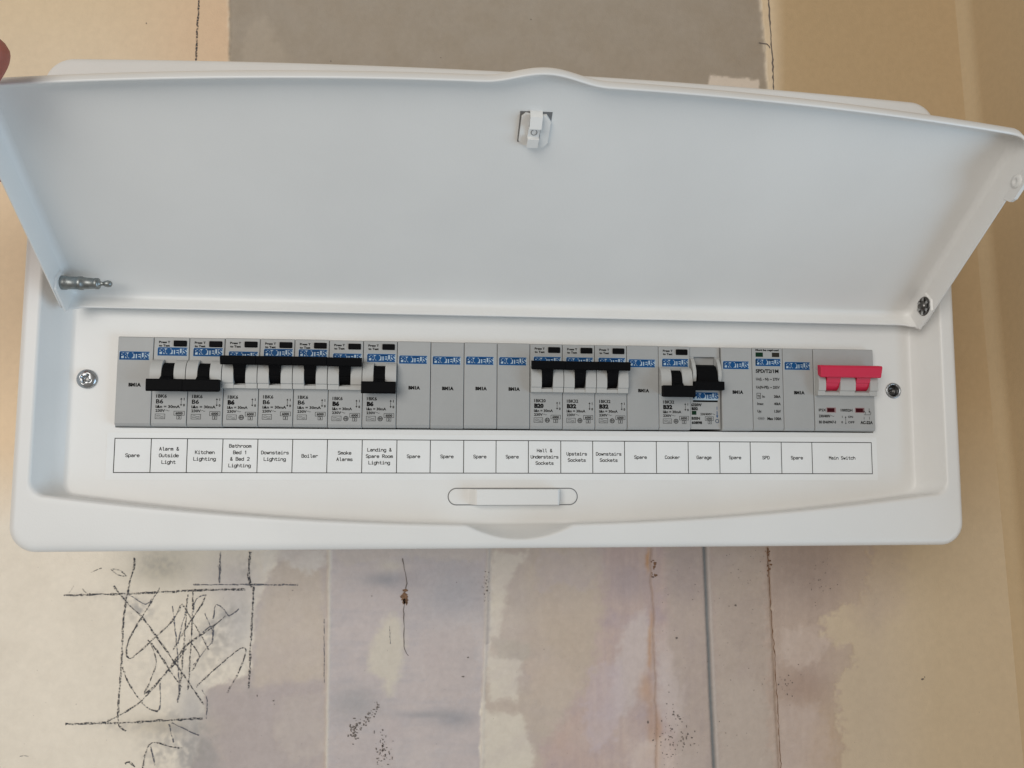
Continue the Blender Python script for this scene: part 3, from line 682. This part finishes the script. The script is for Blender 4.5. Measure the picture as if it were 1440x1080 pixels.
# ---- circuit label strip
mb = MB(); mb.box(-211.5, 209.5, FLOOR-.16, FLOOR-.02, -51.0, -26.6)
strip = upart('label_strip', mb.mesh('label_strip', M['paper']))
strip['label'] = 'long white paper strip naming the circuits under the breaker row'
SEP = [-207.6, -189.4, -171.2, -153.2, -135.3, -117.3, -99.2, -80.9, -62.5, -44.6, -26.6, -9.0, 8.7, 26.6, 44.4, 62.3, 80.3, 98.5, 116.6, 134.4, 152.6, 170.7, 206.3]
LT, LB = -29.6, -47.3; LYP = FLOOR-.22
mb = MB(); mb.rect(SEP[0]-.15, SEP[-1]+.15, LT-.2, LT+.2, LYP); mb.rect(SEP[0]-.15, SEP[-1]+.15, LB-.2, LB+.2, LYP)
for x in SEP: mb.rect(x-.19, x+.19, LB+.21, LT-.21, LYP)
upart('printed_grid', mb.mesh('printed_grid', M['ink']), strip)
G = {  # plain stroke lettering, cell 4 x 6, x-height 4
 'S': [[(4,5.2),(3,6),(1,6),(0,5),(0,4),(1,3.2),(3,2.8),(4,2),(4,1),(3,0),(1,0),(0,.8)]], 'A': [[(0,0),(2,6),(4,0)],[(.7,2),(3.3,2)]], 'O': [[(1,0),(0,1),(0,5),(1,6),(3,6),(4,5),(4,1),(3,0),(1,0)]],
 'L': [[(0,6),(0,0),(4,0)]], 'K': [[(0,0),(0,6)],[(4,6),(0,2.4)],[(1.3,3.6),(4,0)]], 'B': [[(0,0),(0,6),(3,6),(3.8,5.2),(3.8,4),(3,3.2),(0,3.2)],[(3,3.2),(4,2.4),(4,.8),(3,0),(0,0)]],
 'D': [[(0,0),(0,6),(2.6,6),(4,4.6),(4,1.4),(2.6,0),(0,0)]], 'R': [[(0,0),(0,6),(3,6),(4,5.2),(4,3.8),(3,3),(0,3)],[(1.8,3),(4,0)]], 'H': [[(0,0),(0,6)],[(4,0),(4,6)],[(0,3),(4,3)]],
 'U': [[(0,6),(0,1),(1,0),(3,0),(4,1),(4,6)]], 'C': [[(4,5),(3,6),(1,6),(0,5),(0,1),(1,0),(3,0),(4,1)]], 'G': [[(4,5),(3,6),(1,6),(0,5),(0,1),(1,0),(3,0),(4,1),(4,2.8),(2.4,2.8)]],
 'M': [[(0,0),(0,6),(2,3),(4,6),(4,0)]], 'P': [[(0,0),(0,6),(3,6),(4,5.2),(4,3.6),(3,2.8),(0,2.8)]],
 'a': [[(.4,3.6),(1.2,4),(3,4),(3.8,3.2),(3.8,0)],[(3.8,2.4),(1.2,2.4),(.2,1.7),(.2,.7),(1,0),(2.6,0),(3.8,1)]], 'b': [[(0,6),(0,0)],[(0,3),(1.2,4),(3,4),(4,3),(4,1),(3,0),(1.2,0),(0,1)]],
 'c': [[(4,3.4),(3,4),(1,4),(0,3),(0,1),(1,0),(3,0),(4,.6)]], 'd': [[(4,6),(4,0)],[(4,3),(2.8,4),(1,4),(0,3),(0,1),(1,0),(2.8,0),(4,1)]], 'e': [[(0,2.1),(4,2.1),(4,3),(3,4),(1,4),(0,3),(0,1),(1,0),(3,0),(3.9,.6)]],
 'g': [[(4,4),(4,-1),(3,-2),(1,-2),(.2,-1.5)],[(4,3),(2.8,4),(1,4),(0,3),(0,1),(1,0),(2.8,0),(4,1)]], 'h': [[(0,6),(0,0)],[(0,2.8),(1.4,4),(3,4),(4,3),(4,0)]], 'i': [[(.8,4),(2,4),(2,0)],[(.4,0),(3.6,0)],[(2,5.4),(2,6)]],
 'k': [[(0,6),(0,0)],[(3.6,4),(0,1.6)],[(1.3,2.4),(4,0)]], 'l': [[(.8,6),(2,6),(2,.8),(2.6,0),(3.8,0)]], 'm': [[(0,0),(0,4)],[(0,3.2),(.9,4),(1.6,4),(2,3.2),(2,0)],[(2,3.2),(2.9,4),(3.5,4),(4,3.2),(4,0)]],
 'n': [[(0,4),(0,0)],[(0,2.8),(1.4,4),(3,4),(4,3),(4,0)]], 'o': [[(1,0),(0,1),(0,3),(1,4),(3,4),(4,3),(4,1),(3,0),(1,0)]], 'p': [[(0,4),(0,-2)],[(0,3),(1.2,4),(3,4),(4,3),(4,1),(3,0),(1.2,0),(0,1)]],
 'r': [[(.4,4),(.4,0)],[(.4,2.6),(2,4),(3.2,4),(4,3.2)]], 's': [[(3.8,3.5),(3,4),(1,4),(.2,3.4),(.2,2.6),(1,2.1),(3,1.9),(3.9,1.3),(3.9,.6),(3,0),(1,0),(.1,.5)]], 't': [[(1.6,5.6),(1.6,.8),(2.4,0),(3.4,0),(4,.5)],[(.2,4),(3.6,4)]],
 'u': [[(0,4),(0,1),(1,0),(2.6,0),(4,1.2)],[(4,4),(4,0)]], 'w': [[(0,4),(.9,0),(2,3),(3.1,0),(4,4)]], '1': [[(.8,4.8),(2.2,6),(2.2,0)]], '2': [[(0,5),(1,6),(3,6),(4,5),(4,4),(0,0),(4,0)]],
 '&': [[(4,0),(.8,4.4),(.8,5.3),(1.4,6),(2.2,6),(2.8,5.3),(2.8,4.6),(.3,2),(.2,1),(1,0),(2.4,0),(4,2.2)]]}
CELLS = ['Spare', 'Alarm &|Outside|Light', 'Kitchen|Lighting', 'Bathroom|Bed 1|& Bed 2|Lighting', 'Downstairs|Lighting', 'Boiler', 'Smoke|Alarms', 'Landing &|Spare Room|Lighting', 'Spare', 'Spare', 'Spare', 'Spare', 'Hall &|Understairs|Sockets', 'Upstairs|Sockets', 'Downstairs|Sockets', 'Spare', 'Cooker', 'Garage', 'Spare', 'SPD', 'Spare', 'Main Switch']
un, adv, pitch = .275, 1.44, 3.42
for i, c in enumerate(CELLS):
    lines = c.split('|'); cx = (SEP[i]+SEP[i+1])/2; cz = (LT+LB)/2
    for j, ln in enumerate(lines):
        mb = MB(); av = adv if len(ln) < 11 or i == 21 else 1.4
        x0 = cx-av*(len(ln)-1)/2-2*un*.95; z0 = cz+pitch*((len(lines)-1)/2-j)-2.7*un
        for q, ch in enumerate(ln):
            for pl in G.get(ch, []): mb.line([(x0+q*av+px*un*.95, z0+pz*un) for px, pz in pl], .31, LYP)
        upart('printed_text', mb.mesh('printed_text', M['ink']), strip)

# ================================================================== MODULES ON THE RAIL
MW, MH = 8.86, 23.4                               # half width, half height
def body_mesh(name, hw, hh=MH, front=0.0, material='plastic'):
    prof = [(front+.45, hh), (44.2, hh), (44.2, -hh), (front+1.6, -hh), (front+.5, -hh+.5), (front, -hh+1.7), (front, hh-.45)]
    bm = bmesh.new(); n = len(prof)
    a = [bm.verts.new((-hw, y, z)) for y, z in prof]; b = [bm.verts.new((hw, y, z)) for y, z in prof]
    bm.faces.new(a); bm.faces.new(b[::-1])
    for i in range(n): bm.faces.new((a[i], b[i], b[(i+1) % n], a[(i+1) % n]))
    es = [e for e in bm.edges if abs(e.verts[0].co.x-e.verts[1].co.x) < 1e-6 and min(v.co.y for v in e.verts) < front+2]
    bmesh.ops.bevel(bm, geom=es, offset=.28, segments=2, affect='EDGES', profile=.5)
    return bm_mesh(bm, name, M[material])
NOSE = [(.2, 11.5), (-.9, 11.3), (-2.2, 10.6), (-3.4, 9.3), (-4.2, 7.6), (-4.7, 5.6), (-4.85, 3.6), (-4.75, 1.6), (-4.5, -.6), (-3.6, -1.0), (-3.5, -3.4), (.2, -3.6)]
def nose_mesh(name, spans, ledges, prof=NOSE):
    mb_ = MB()
    for x0, x1 in spans: mb_.extr(prof, x0, x1)
    for x0, x1 in ledges: mb_.extr([(.2, -1.2), (-3.1, -1.6), (-3.4, -3.35), (.2, -3.55)], x0, x1)
    me_ = mb_.mesh(name, M['nose'])
    bm = bmesh.new(); bm.from_mesh(me_); bmesh.ops.recalc_face_normals(bm, faces=bm.faces[:])
    for f in bm.faces: f.smooth = abs(f.normal.x) < .5
    for e in bm.edges:
        if len(e.link_faces) == 2 and e.calc_face_angle(0) > math.radians(40): e.smooth = False
    bm.to_mesh(me_); bm.free(); return me_
def drum(mb_, x0, x1, cy=1.0, cz=4.6, r=5.35):
    mb_.extr([(cy-r*math.cos(a), cz+r*math.sin(a)) for a in [math.radians(-88+176*k/16) for k in range(17)]]+[(cy+2, cz+r), (cy+2, cz-r)], x0, x1)
def toggle_mesh(name, up, stems, x0, x1, material, grooves=False, low=0.0):
    mb_ = MB()
    for a, b in stems:
        drum(mb_, a, b)
        if up: mb_.extr([(-3.6, 3.4), (-4.75, 3.6), (-6.2, 7.0), (-7.6, 8.6), (-5.0, 12.4), (-2.4, 10.8), (-3.0, 8)], a+.05, b-.05)
        else: mb_.extr([(-3.6, 6.0), (-4.7, 5.4), (-5.6, 2.5), (-8.4, .4), (-8.0, -3.5), (-3.6, -2.2)], a+.05, b-.05)
        if grooves and up:
            for z in (4.9, 5.5): mb_.box(a+.02, b-.02, -5.35, -4.6, z, z+.28)
    bm = bmesh.new()
    if up: pr = [(-5.4, 13.5), (-8.9, 12.9), (-9.4, 12.1), (-8.6, 9.0-low), (-7.8, 8.4-low), (-4.6, 9.2-low*.5)]
    else: pr = [(-5.0, .7), (-8.8, .7), (-9.3, 0), (-9.1, -4.9), (-8.4, -5.7), (-5.0, -5.0)]
    n = len(pr); c = .5 if grooves else .05
    A_ = [bm.verts.new((x0+(c if z < 9.5 and up else 0), y, z)) for y, z in pr]; B_ = [bm.verts.new((x1-(c if z < 9.5 and up else 0), y, z)) for y, z in pr]
    bm.faces.new(A_); bm.faces.new(B_[::-1])
    for i in range(n): bm.faces.new((A_[i], B_[i], B_[(i+1) % n], A_[(i+1) % n]))
    bmesh.ops.bevel(bm, geom=bm.edges[:], offset=.3 if grooves else .14, segments=2, affect='EDGES', profile=.5)
    bm.verts.index_update(); mb_.add([v.co[:] for v in bm.verts], [[v.index for v in f.verts] for f in bm.faces]); bm.free()
    me_ = mb_.mesh(name, M[material]); bm = bmesh.new(); bm.from_mesh(me_); bmesh.ops.recalc_face_normals(bm, faces=bm.faces[:]); bm.to_mesh(me_); bm.free()
    return me_
def logo_mesh(x0, z0, w=14.9, h=4.4, y=-.05, black_rule=False):
    """blue lettering between two blue rules on a pale ground, lower left corner x0, z0"""
    mb_ = MB(); mb_.rect(x0-.15, x0+w+.15, z0-.12, z0+h+.12, y, 1); y2 = y-.04
    mb_.rect(x0+.25, x0+w, z0+h-.62, z0+h, y2)
    if black_rule: mb_.rect(x0, x0+w, z0-1.15, z0-.15, y2, 2)
    else: mb_.rect(x0, x0+w-.1, z0, z0+.85, y2)
    zl, zh = z0+.95, h-1.6
    def let(ch, x, wd, dz=0, hh=zh):
        text(mb_, ch, x, zl+dz, hh, y2, width=wd, bold=.014)
    mb_.rect(x0, x0+.75, z0+.7, z0+h-.5, y2)
    let('P', x0+.1, 2.3); let('R', x0+2.2, 2.3)
    n = 18; cx, cz, r = x0+5.5, zl+zh/2, zh/2+.12
    mb_.add([(cx+r*1.02*math.cos(2*math.pi*k/n), y2, cz+r*math.sin(2*math.pi*k/n)) for k in range(n)], [tuple(range(n))])
    let('T', x0+6.85, 2.0); let('E', x0+8.75, 1.75); let('U', x0+10.6, 2.0); let('S', x0+12.65, 2.15)
    mb_.rect(x0+7, x0+11, zl+zh-.45, zl+zh+.06, y2)
    return mb_.mesh('logo', [M['blue'], M['pale'], M['ink']])
def frame(mb_, x0, x1, z0, z1, wd, y=-.06):
    mb_.line([(x0, z0), (x1, z0), (x1, z1), (x0, z1), (x0, z0)], wd, y)
def arrows(mb_, x, z0, z1, y=-.06, k=.55):
    mb_.rect(x-.1, x+.1, z0+k, z1-k, y)
    mb_.add([(x-k, y, z1-1.6*k), (x+k, y, z1-1.6*k), (x, y, z1)], [(0, 1, 2)]); mb_.add([(x-k, y, z0+1.6*k), (x, y, z0), (x+k, y, z0+1.6*k)], [(0, 1, 2)])
def wave(mb_, x0, x1, z, amp=.3, y=-.06, wd=.18):
    mb_.line([(x0+(x1-x0)*k/10, z+amp*math.sin(2*math.pi*k/10)) for k in range(11)], wd, y)
def rcbo_print(code, rating, bold):
    mb_ = MB(); dz = 0 if bold else .3
    text(mb_, 'Press T', -6.4, 20.2, 1.15, bold=.02, width=5.6); text(mb_, 'to Test', -6.4, 18.4, 1.15, bold=.02, width=5.5)
    top = mb_.mesh('test_caption', M['ink']); mb_ = MB()
    text(mb_, code, -6.6, -8.7+dz, 1.75, width=5.3 if len(code) < 5 else 6.3, bold=.0)
    text(mb_, rating, -6.6, -11.7+dz, 2.2, width=(3.6 if len(rating) < 3 else 5.2), bold=.04 if bold else 0)
    text(mb_, 'I\u0394n = 30mA', -6.7, -14.0+dz, 1.45, width=10.4 if bold else 12.2, bold=.005)
    text(mb_, '230V', -6.7, -16.1+dz, 1.4, width=4.8, bold=.005); wave(mb_, -1.6, .2, -15.4+dz, .25)
    frame(mb_, -6.7, -1.9, -19.7+dz, -17.2+dz, .2); wave(mb_, -6.1, -2.5, -18.2+dz, .3); wave(mb_, -6.1, -2.5, -19.0+dz, .25)
    if bold:
        n = 14; r = 1.2; mb_.line([(.6+r*math.cos(6.2832*k/n), -18.5+r*math.sin(6.2832*k/n)) for k in range(n+1)], .3, -.06)
        mb_.line([(.2, -17.7), (.2, -19.2)], .3, -.06); mb_.line([(1.0, -17.7), (1.0, -19.2)], .3, -.06); mb_.line([(-.4, -18.5), (1.6, -18.5)], .25, -.06)
    frame(mb_, 2.6, 7.8, -17.8+dz, -15.7+dz, .2); text(mb_, '6000', 5.2, -17.4+dz, 1.3, width=3.6, align='C', bold=.01)
    frame(mb_, 4.1, 6.3, -19.8+dz, -18.0+dz, .2); text(mb_, '3', 5.2, -19.5+dz, 1.2, align='C', bold=.01)
    arrows(mb_, 6.0, -12.7, -8.4); text(mb_, 'I', 7.3, -9.7, 1.3, bold=.01); text(mb_, '0', 7.0, -12.8, 1.3, bold=.01)
    return top, mb_.mesh('rating_text', M['ink'])
ME = {}
ME['rcbo_body'] = body_mesh('body', MW)
ME['nose'] = nose_mesh('toggle_housing', [(-8.8, -3.1), (3.1, 8.8)], [(-3.08, 3.08)])
ME['up'] = toggle_mesh('toggle', True, [(-2.95, 2.95)], -8.97, 8.97, 'black')
ME['down'] = toggle_mesh('toggle', False, [(-2.95, 2.95)], -8.97, 8.97, 'black')
mb = MB(); mb.box(1.0, 7.7, -.75, .5, 18.5, 21.7, bev=.45); ME['button'] = mb.mesh('test_button', M['black'])
ME['logo_a'] = logo_mesh(-6.9, 13.6); ME['logo_b'] = logo_mesh(-6.9, 11.9); ME['logo_blank'] = logo_mesh(-7.9, 11.2)
mb = MB(); text(mb, 'BM1A', .4, -2.6, 1.75, align='C', width=6.2, bold=.035); ME['bm'] = mb.mesh('printed_text', M['ink'])
def parts(root, *names):
    out = []
    for nm, key in names: out.append(link(nm, ME[key], root))
    return out
def slot_x(i): return -198.0+18.0*i
def place(i, w=1): return (slot_x(i)+(w-1)*9, random.uniform(-.12, .18), random.uniform(-.15, .15))
prints = {}
def rcbo(i, rating, up, bold, label):
    r = thing('circuit_breaker', label, 'circuit breaker', place(i), 'residual current breakers in the row')
    key = (rating, bold)
    if key not in prints: prints[key] = rcbo_print('1BK'+rating[1:], rating, bold)
    parts(r, ('body', 'rcbo_body'), ('toggle_housing', 'nose'), ('toggle', 'up' if up else 'down'), ('test_button', 'button'), ('logo', 'logo_b' if bold else 'logo_a'))
    link('test_caption', prints[key][0], r); link('rating_text', prints[key][1], r); return r
def blank(i, label):
    r = thing('blank_module', label, 'blanking module', place(i), 'grey blanking modules in the row')
    parts(r, ('body', 'rcbo_body'), ('logo', 'logo_blank'), ('printed_text', 'bm')); return r
blank(0, 'grey blanking module at the far left end of the row')
rcbo(1, 'B6', False, False, 'B6 breaker switched down above the Alarm and Outside Light label')
rcbo(2, 'B6', False, False, 'B6 breaker switched down above the Kitchen Lighting label')
rcbo(3, 'B6', True, True, 'B6 breaker switched up above the Bathroom and bedrooms lighting label')
rcbo(4, 'B6', True, False, 'B6 breaker switched up above the Downstairs Lighting label')
rcbo(5, 'B6', True, False, 'B6 breaker switched up above the Boiler label')
rcbo(6, 'B6', True, True, 'B6 breaker switched up above the Smoke Alarms label')
rcbo(7, 'B6', False, True, 'B6 breaker switched down above the Landing and Spare Room label')
for k, t in enumerate(('grey blanking module touching the right side of the Landing breaker', 'second grey blanking module right of the Landing breaker', 'third grey blanking module right of the Landing breaker', 'grey blanking module touching the left side of the B20 breaker')): blank(8+k, t)
rcbo(12, 'B20', True, True, 'B20 breaker switched up above the Hall and Understairs Sockets label')
rcbo(13, 'B32', True, True, 'B32 breaker switched up above the Upstairs Sockets label')
rcbo(14, 'B32', True, True, 'B32 breaker switched up above the Downstairs Sockets label')
blank(15, 'grey blanking module between the Downstairs Sockets and Cooker breakers')
rcbo(16, 'B32', False, True, 'B32 breaker switched down above the Cooker label')
blank(18, 'grey blanking module between the Garage breaker and the surge protector')
blank(20, 'grey blanking module between the surge protector and the red main switch')

# ---- the odd breaker for the garage: deep pocket, wide black lever
g = thing('circuit_breaker', 'breaker with deep toggle pocket and green window above the Garage label', 'circuit breaker', (slot_x(17), 1.6, .2))
mb = MB(); hw = 8.75
mb.box(-hw, hw, 0, 44, 17.6, 23.2, bev=.3); mb.box(-hw, hw, 0, 44, -22.9, 2.0, bev=.3)
mb.box(-hw, -6.3, .02, 44, 2.01, 17.59); mb.box(5.8, hw, .02, 44, 2.01, 17.59); mb.box(-6.29, 5.79, 2.6, 44, 2.01, 17.59)
link('body', mb.mesh('body', M['plastic']), g)
ck = [(.1, 16.9), (-1.4, 16.2), (-3.6, 13.4), (-5.0, 9.6), (-5.2, 6.5), (-4.4, 3.6), (-2.6, 1.6), (.1, 1.2)]
for a, b in ((-8.5, -6.6), (6.0, 7.9)):
    mb = MB(); mb.extr(ck, a, b); link('cheek', mb.mesh('cheek', M['nose']), g)
mb = MB(); mb.extr([(4, 13.4), (1.0, 13.3), (-2.6, 12.0), (-4.6, 9.0), (-5.6, 5.4), (-6.4, 3.4), (-5.0, .6), (0, 1.0), (4, 2.2)], -5.9, 5.5)
mb.box(-8.6, 8.3, -8.4, -4.0, -1.6, 3.2, bev=.4)
t = link('toggle', mb.mesh('toggle', M['black']), g)
ME['logo_g'] = logo_mesh(-7.0, -6.6, 14.2, 4.3, black_rule=True); link('logo', ME['logo_g'], g)
mb = MB(); text(mb, '6320W', -8.1, -10.1, 1.6, width=6.0, bold=.02); text(mb, 'B32', -7.9, -12.2, 1.5, width=3.6, bold=.05)
text(mb, '230/400V', -2.9, -15.1, 1.3, width=6.6); wave(mb, 4.0, 5.4, -14.5, .25)
text(mb, 'BSEN', -8.0, -17.6, 1.5, width=4.8, bold=.02); text(mb, '60898', -8.0, -20.0, 1.5, width=6.0, bold=.02)
frame(mb, -.2, 4.6, -18.0, -15.9, .2); text(mb, '6000', 2.2, -17.6, 1.3, width=3.4, align='C'); frame(mb, 1.4, 3.4, -19.9, -18.2, .2); text(mb, '3', 2.4, -19.6, 1.2, align='C')
link('printed_text', mb.mesh('printed_text', M['ink']), g)
mb = MB(); mb.rect(6.55, 6.85, -12.0, -10.2, -.06); mb.rect(6.5, 6.9, -15.4, -12.8, -.06); mb.add([(6.1, -.06, -15.2), (6.7, -.06, -16.8), (7.3, -.06, -15.2)], [(0, 1, 2)])
mb.line([(6.7+.95*math.cos(6.2832*k/16), -18.3+.95*math.sin(6.2832*k/16)) for k in range(17)], .32, -.06)
link('printed_arrow', mb.mesh('printed_arrow', M['blue']), g)
mb = MB(); mb.box(-7.8, -5.2, -.12, .3, -14.9, -12.7, bev=.05); link('indicator_window', mb.mesh('indicator_window', M['green']), g)

# ---- surge protector
g = thing('surge_protector', 'surge protection module with two small dark windows above the SPD label', 'surge protector', place(19))
link('body', ME['rcbo_body'], g)
ME['logo_s'] = logo_mesh(-7.0, 13.0, 14.6, 4.2); link('logo', ME['logo_s'], g)
mb = MB(); Yp = -.06
text(mb, 'Must be replaced', 0, 21.6, 1.0, width=13.6, align='C', bold=.03)
text(mb, 'SPD/T2/1M', -7.0, 9.2, 2.0, width=13.4, bold=.01); text(mb, 'Uc(L - N): ~ 275V', -6.9, 4.9, 1.5, width=13.8, bold=.005); text(mb, 'Uc(N-PE): ~ 255V', -6.9, .3, 1.5, width=13.8, bold=.005)
frame(mb, -6.6, -4.4, -5.4, -2.4, .25); text(mb, 'T2', -5.5, -4.7, 1.3, align='C', width=1.5, bold=.01)
for z, a, b, in ((-4.9, 'In:', '20kA'), (-9.0, 'Imax:', '40kA'), (-13.2, 'Up:', '1.5kV')):
    text(mb, a, -3.4 if a == 'In:' else -6.5, z, 1.5, sx=.85); text(mb, b, 7.2, z, 1.5, align='R', sx=.85, bold=.01)
text(mb, 'Max 100A', 7.4, -17.4, 1.6, align='R', width=8.2, bold=.01)
link('printed_text', mb.mesh('printed_text', M['ink']), g)
mb = MB(); frame(mb, -5.9, -2.8, -17.2, -16.0, .25); mb.rect(-5.2, -3.5, -16.8, -16.4, Yp); mb.line([(-6.6, -16.6), (-2.2, -16.6)], .18, Yp)
link('printed_fuse', mb.mesh('printed_fuse', M['greyink_shade']), g)
for x, k in ((-6.8, 'green'), (2.8, 'smoke')):
    mb = MB(); mb.box(x, x+4.3, -.12, .3, 18.2, 20.7, bev=.06); link('indicator_window', mb.mesh('indicator_window', M['smoke' if k == 'smoke' else 'green']), g)

# ---- main switch
g = thing('main_switch', 'double width main switch with red bar handle switched up', 'main switch', place(21, 2))
ME['main_body'] = body_mesh('body', 17.85); link('body', ME['main_body'], g)
ME['main_nose'] = nose_mesh('toggle_housing', [(-17.5, -13.3), (-4.8, 4.2), (12.8, 17.5)], [(-13.28, -4.82), (4.22, 12.78)]); link('toggle_housing', ME['main_nose'], g)
ME['main_toggle'] = toggle_mesh('toggle', True, [(-13.1, -5.0), (4.4, 12.6)], -18.5, 17.8, 'red', grooves=True, low=2.2)
link('handle_bar', ME['main_toggle'], g)
mb = MB()
text(mb, 'IP2X', -15.6, -12.2, 1.5, width=4.4); text(mb, '100S2H', -2.6, -12.2, 1.5, width=7.0, bold=.01)
text(mb, '230/400V', -15.6, -15.6, 1.5, width=6.8, bold=.01); wave(mb, -8.5, -6.6, -14.9, .25); text(mb, 'BS EN60947-3', -15.6, -19.0, 1.5, width=10.0, bold=.01)
text(mb, 'I', -1.9, -15.8, 1.2); arrows(mb, .2, -19.4, -14.9, k=.5); text(mb, 'ON', 1.6, -15.8, 1.2, width=3.0); text(mb, '0', -2.4, -18.9, 1.3); text(mb, 'OFF', 1.6, -18.9, 1.3, width=3.8)
text(mb, 'AC-22A', 12.6, -19.2, 1.7, align='C', width=7.4, bold=.02)
for x in (11.2, 14.4):
    mb.line([(x, -10.4), (x, -12.6)], .25, -.06); mb.add([(x-.4, -.06, -12.0), (x+.5, -.06, -12.0), (x, -.06, -13.0)], [(0, 1, 2)]); mb.line([(x+.4, -12.0), (x+1.1, -12.9), (x+.4, -14.0)], .22, -.06); mb.line([(x, -15.2), (x, -16.6)], .22, -.06)
mb.line([(11.6, -14.0), (15.0, -14.0)], .22, -.06)
link('printed_text', mb.mesh('printed_text', M['ink']), g)
for x in (-10.6, 6.4):
    mb = MB(); mb.rect(x-.4, x+5.2, -12.9, -10.0, -.05, 1); mb.box(x, x+4.3, -.14, .3, -12.6, -10.4, bev=.05); link('indicator_window', mb.mesh('indicator_window', [M['window_red'], M['window_red_edge']]), g)

# ================================================================== THE HAND THAT HOLDS THE LID
def skin_obj(name, chains, parent, mat_, sub=2):
    """chains: list of [(point, radius), ...]; the first point of later chains is an index into the vertex list"""
    V, E, Rr = [], [], []
    for ch in chains:
        prev = None
        for p in ch:
            if isinstance(p, int): prev = p; continue
            V.append(Vector(p[0])*S); Rr.append(p[1]*S)
            if prev is not None: E.append((prev, len(V)-1))
            prev = len(V)-1
    me_ = bpy.data.meshes.new(name); me_.from_pydata(V, E, []); o = bpy.data.objects.new(name, me_); col.objects.link(o)
    md = o.modifiers.new('s', 'SKIN'); md.use_smooth_shade = True
    if not me_.skin_vertices: me_.skin_vertices.new()
    for k, sv in enumerate(me_.skin_vertices[0].data):
        r = Rr[k]; sv.radius = (r, r); sv.use_root = (k == 0)
    o.modifiers.new('u', 'SUBSURF').levels = sub; o.modifiers['u'].render_levels = sub
    dg = bpy.context.evaluated_depsgraph_get(); res = bpy.data.meshes.new_from_object(o.evaluated_get(dg)); res.name = name
    bpy.data.objects.remove(o); bpy.data.meshes.remove(me_)
    res.materials.clear(); res.materials.append(mat_); res.polygons.foreach_set('use_smooth', [True]*len(res.polygons))
    return link(name, res, parent)
def L3(x, s, n): return lid_pt(x, s, n)
hand = thing('person', 'fingertip of a bare hand holding up the open lid at its left corner', 'person', (0, 0, 0))
ch = [
 [(L3(-372, 70, 20), 24), (L3(-352, 84, 14), 25), (L3(-330, 98, 6), 27), (L3(-306, 110, -2), 25)],
 [2, (L3(-300, 100, 24), 14), (L3(-268, 104, 27), 11.2), (L3(-250, 114, 24), 9.8), (L3(-230, 128, 18.5), 9.2), (L3(-215, 143, 13), 8.8), (L3(-210, 149, 11), 7.0)],
 [3, (L3(-284, 120, -12), 10.5), (L3(-262, 118, -16), 8), (L3(-240, 113, -12.5), 7.4), (L3(-222, 108, -9.5), 6.8), (L3(-216, 106, -9), 5.2)],
 [3, (L3(-284, 109, -16), 10.5), (L3(-258, 106, -18), 8), (L3(-230, 100, -13), 7.4), (L3(-208, 95, -9.5), 6.8), (L3(-202, 93, -9), 5.2)],
 [3, (L3(-288, 98, -18), 10.5), (L3(-260, 94, -19), 7.8), (L3(-234, 87, -13), 7.2), (L3(-214, 82, -9.5), 6.6), (L3(-208, 80, -9), 5.0)],
 [2, (L3(-300, 92, -18), 9.5), (L3(-272, 83, -21), 7.2), (L3(-248, 76, -14), 6.6), (L3(-232, 71, -9), 6.0), (L3(-227, 69, -8.5), 4.6)]]
skin_obj('hand', ch, hand, M['skin'])
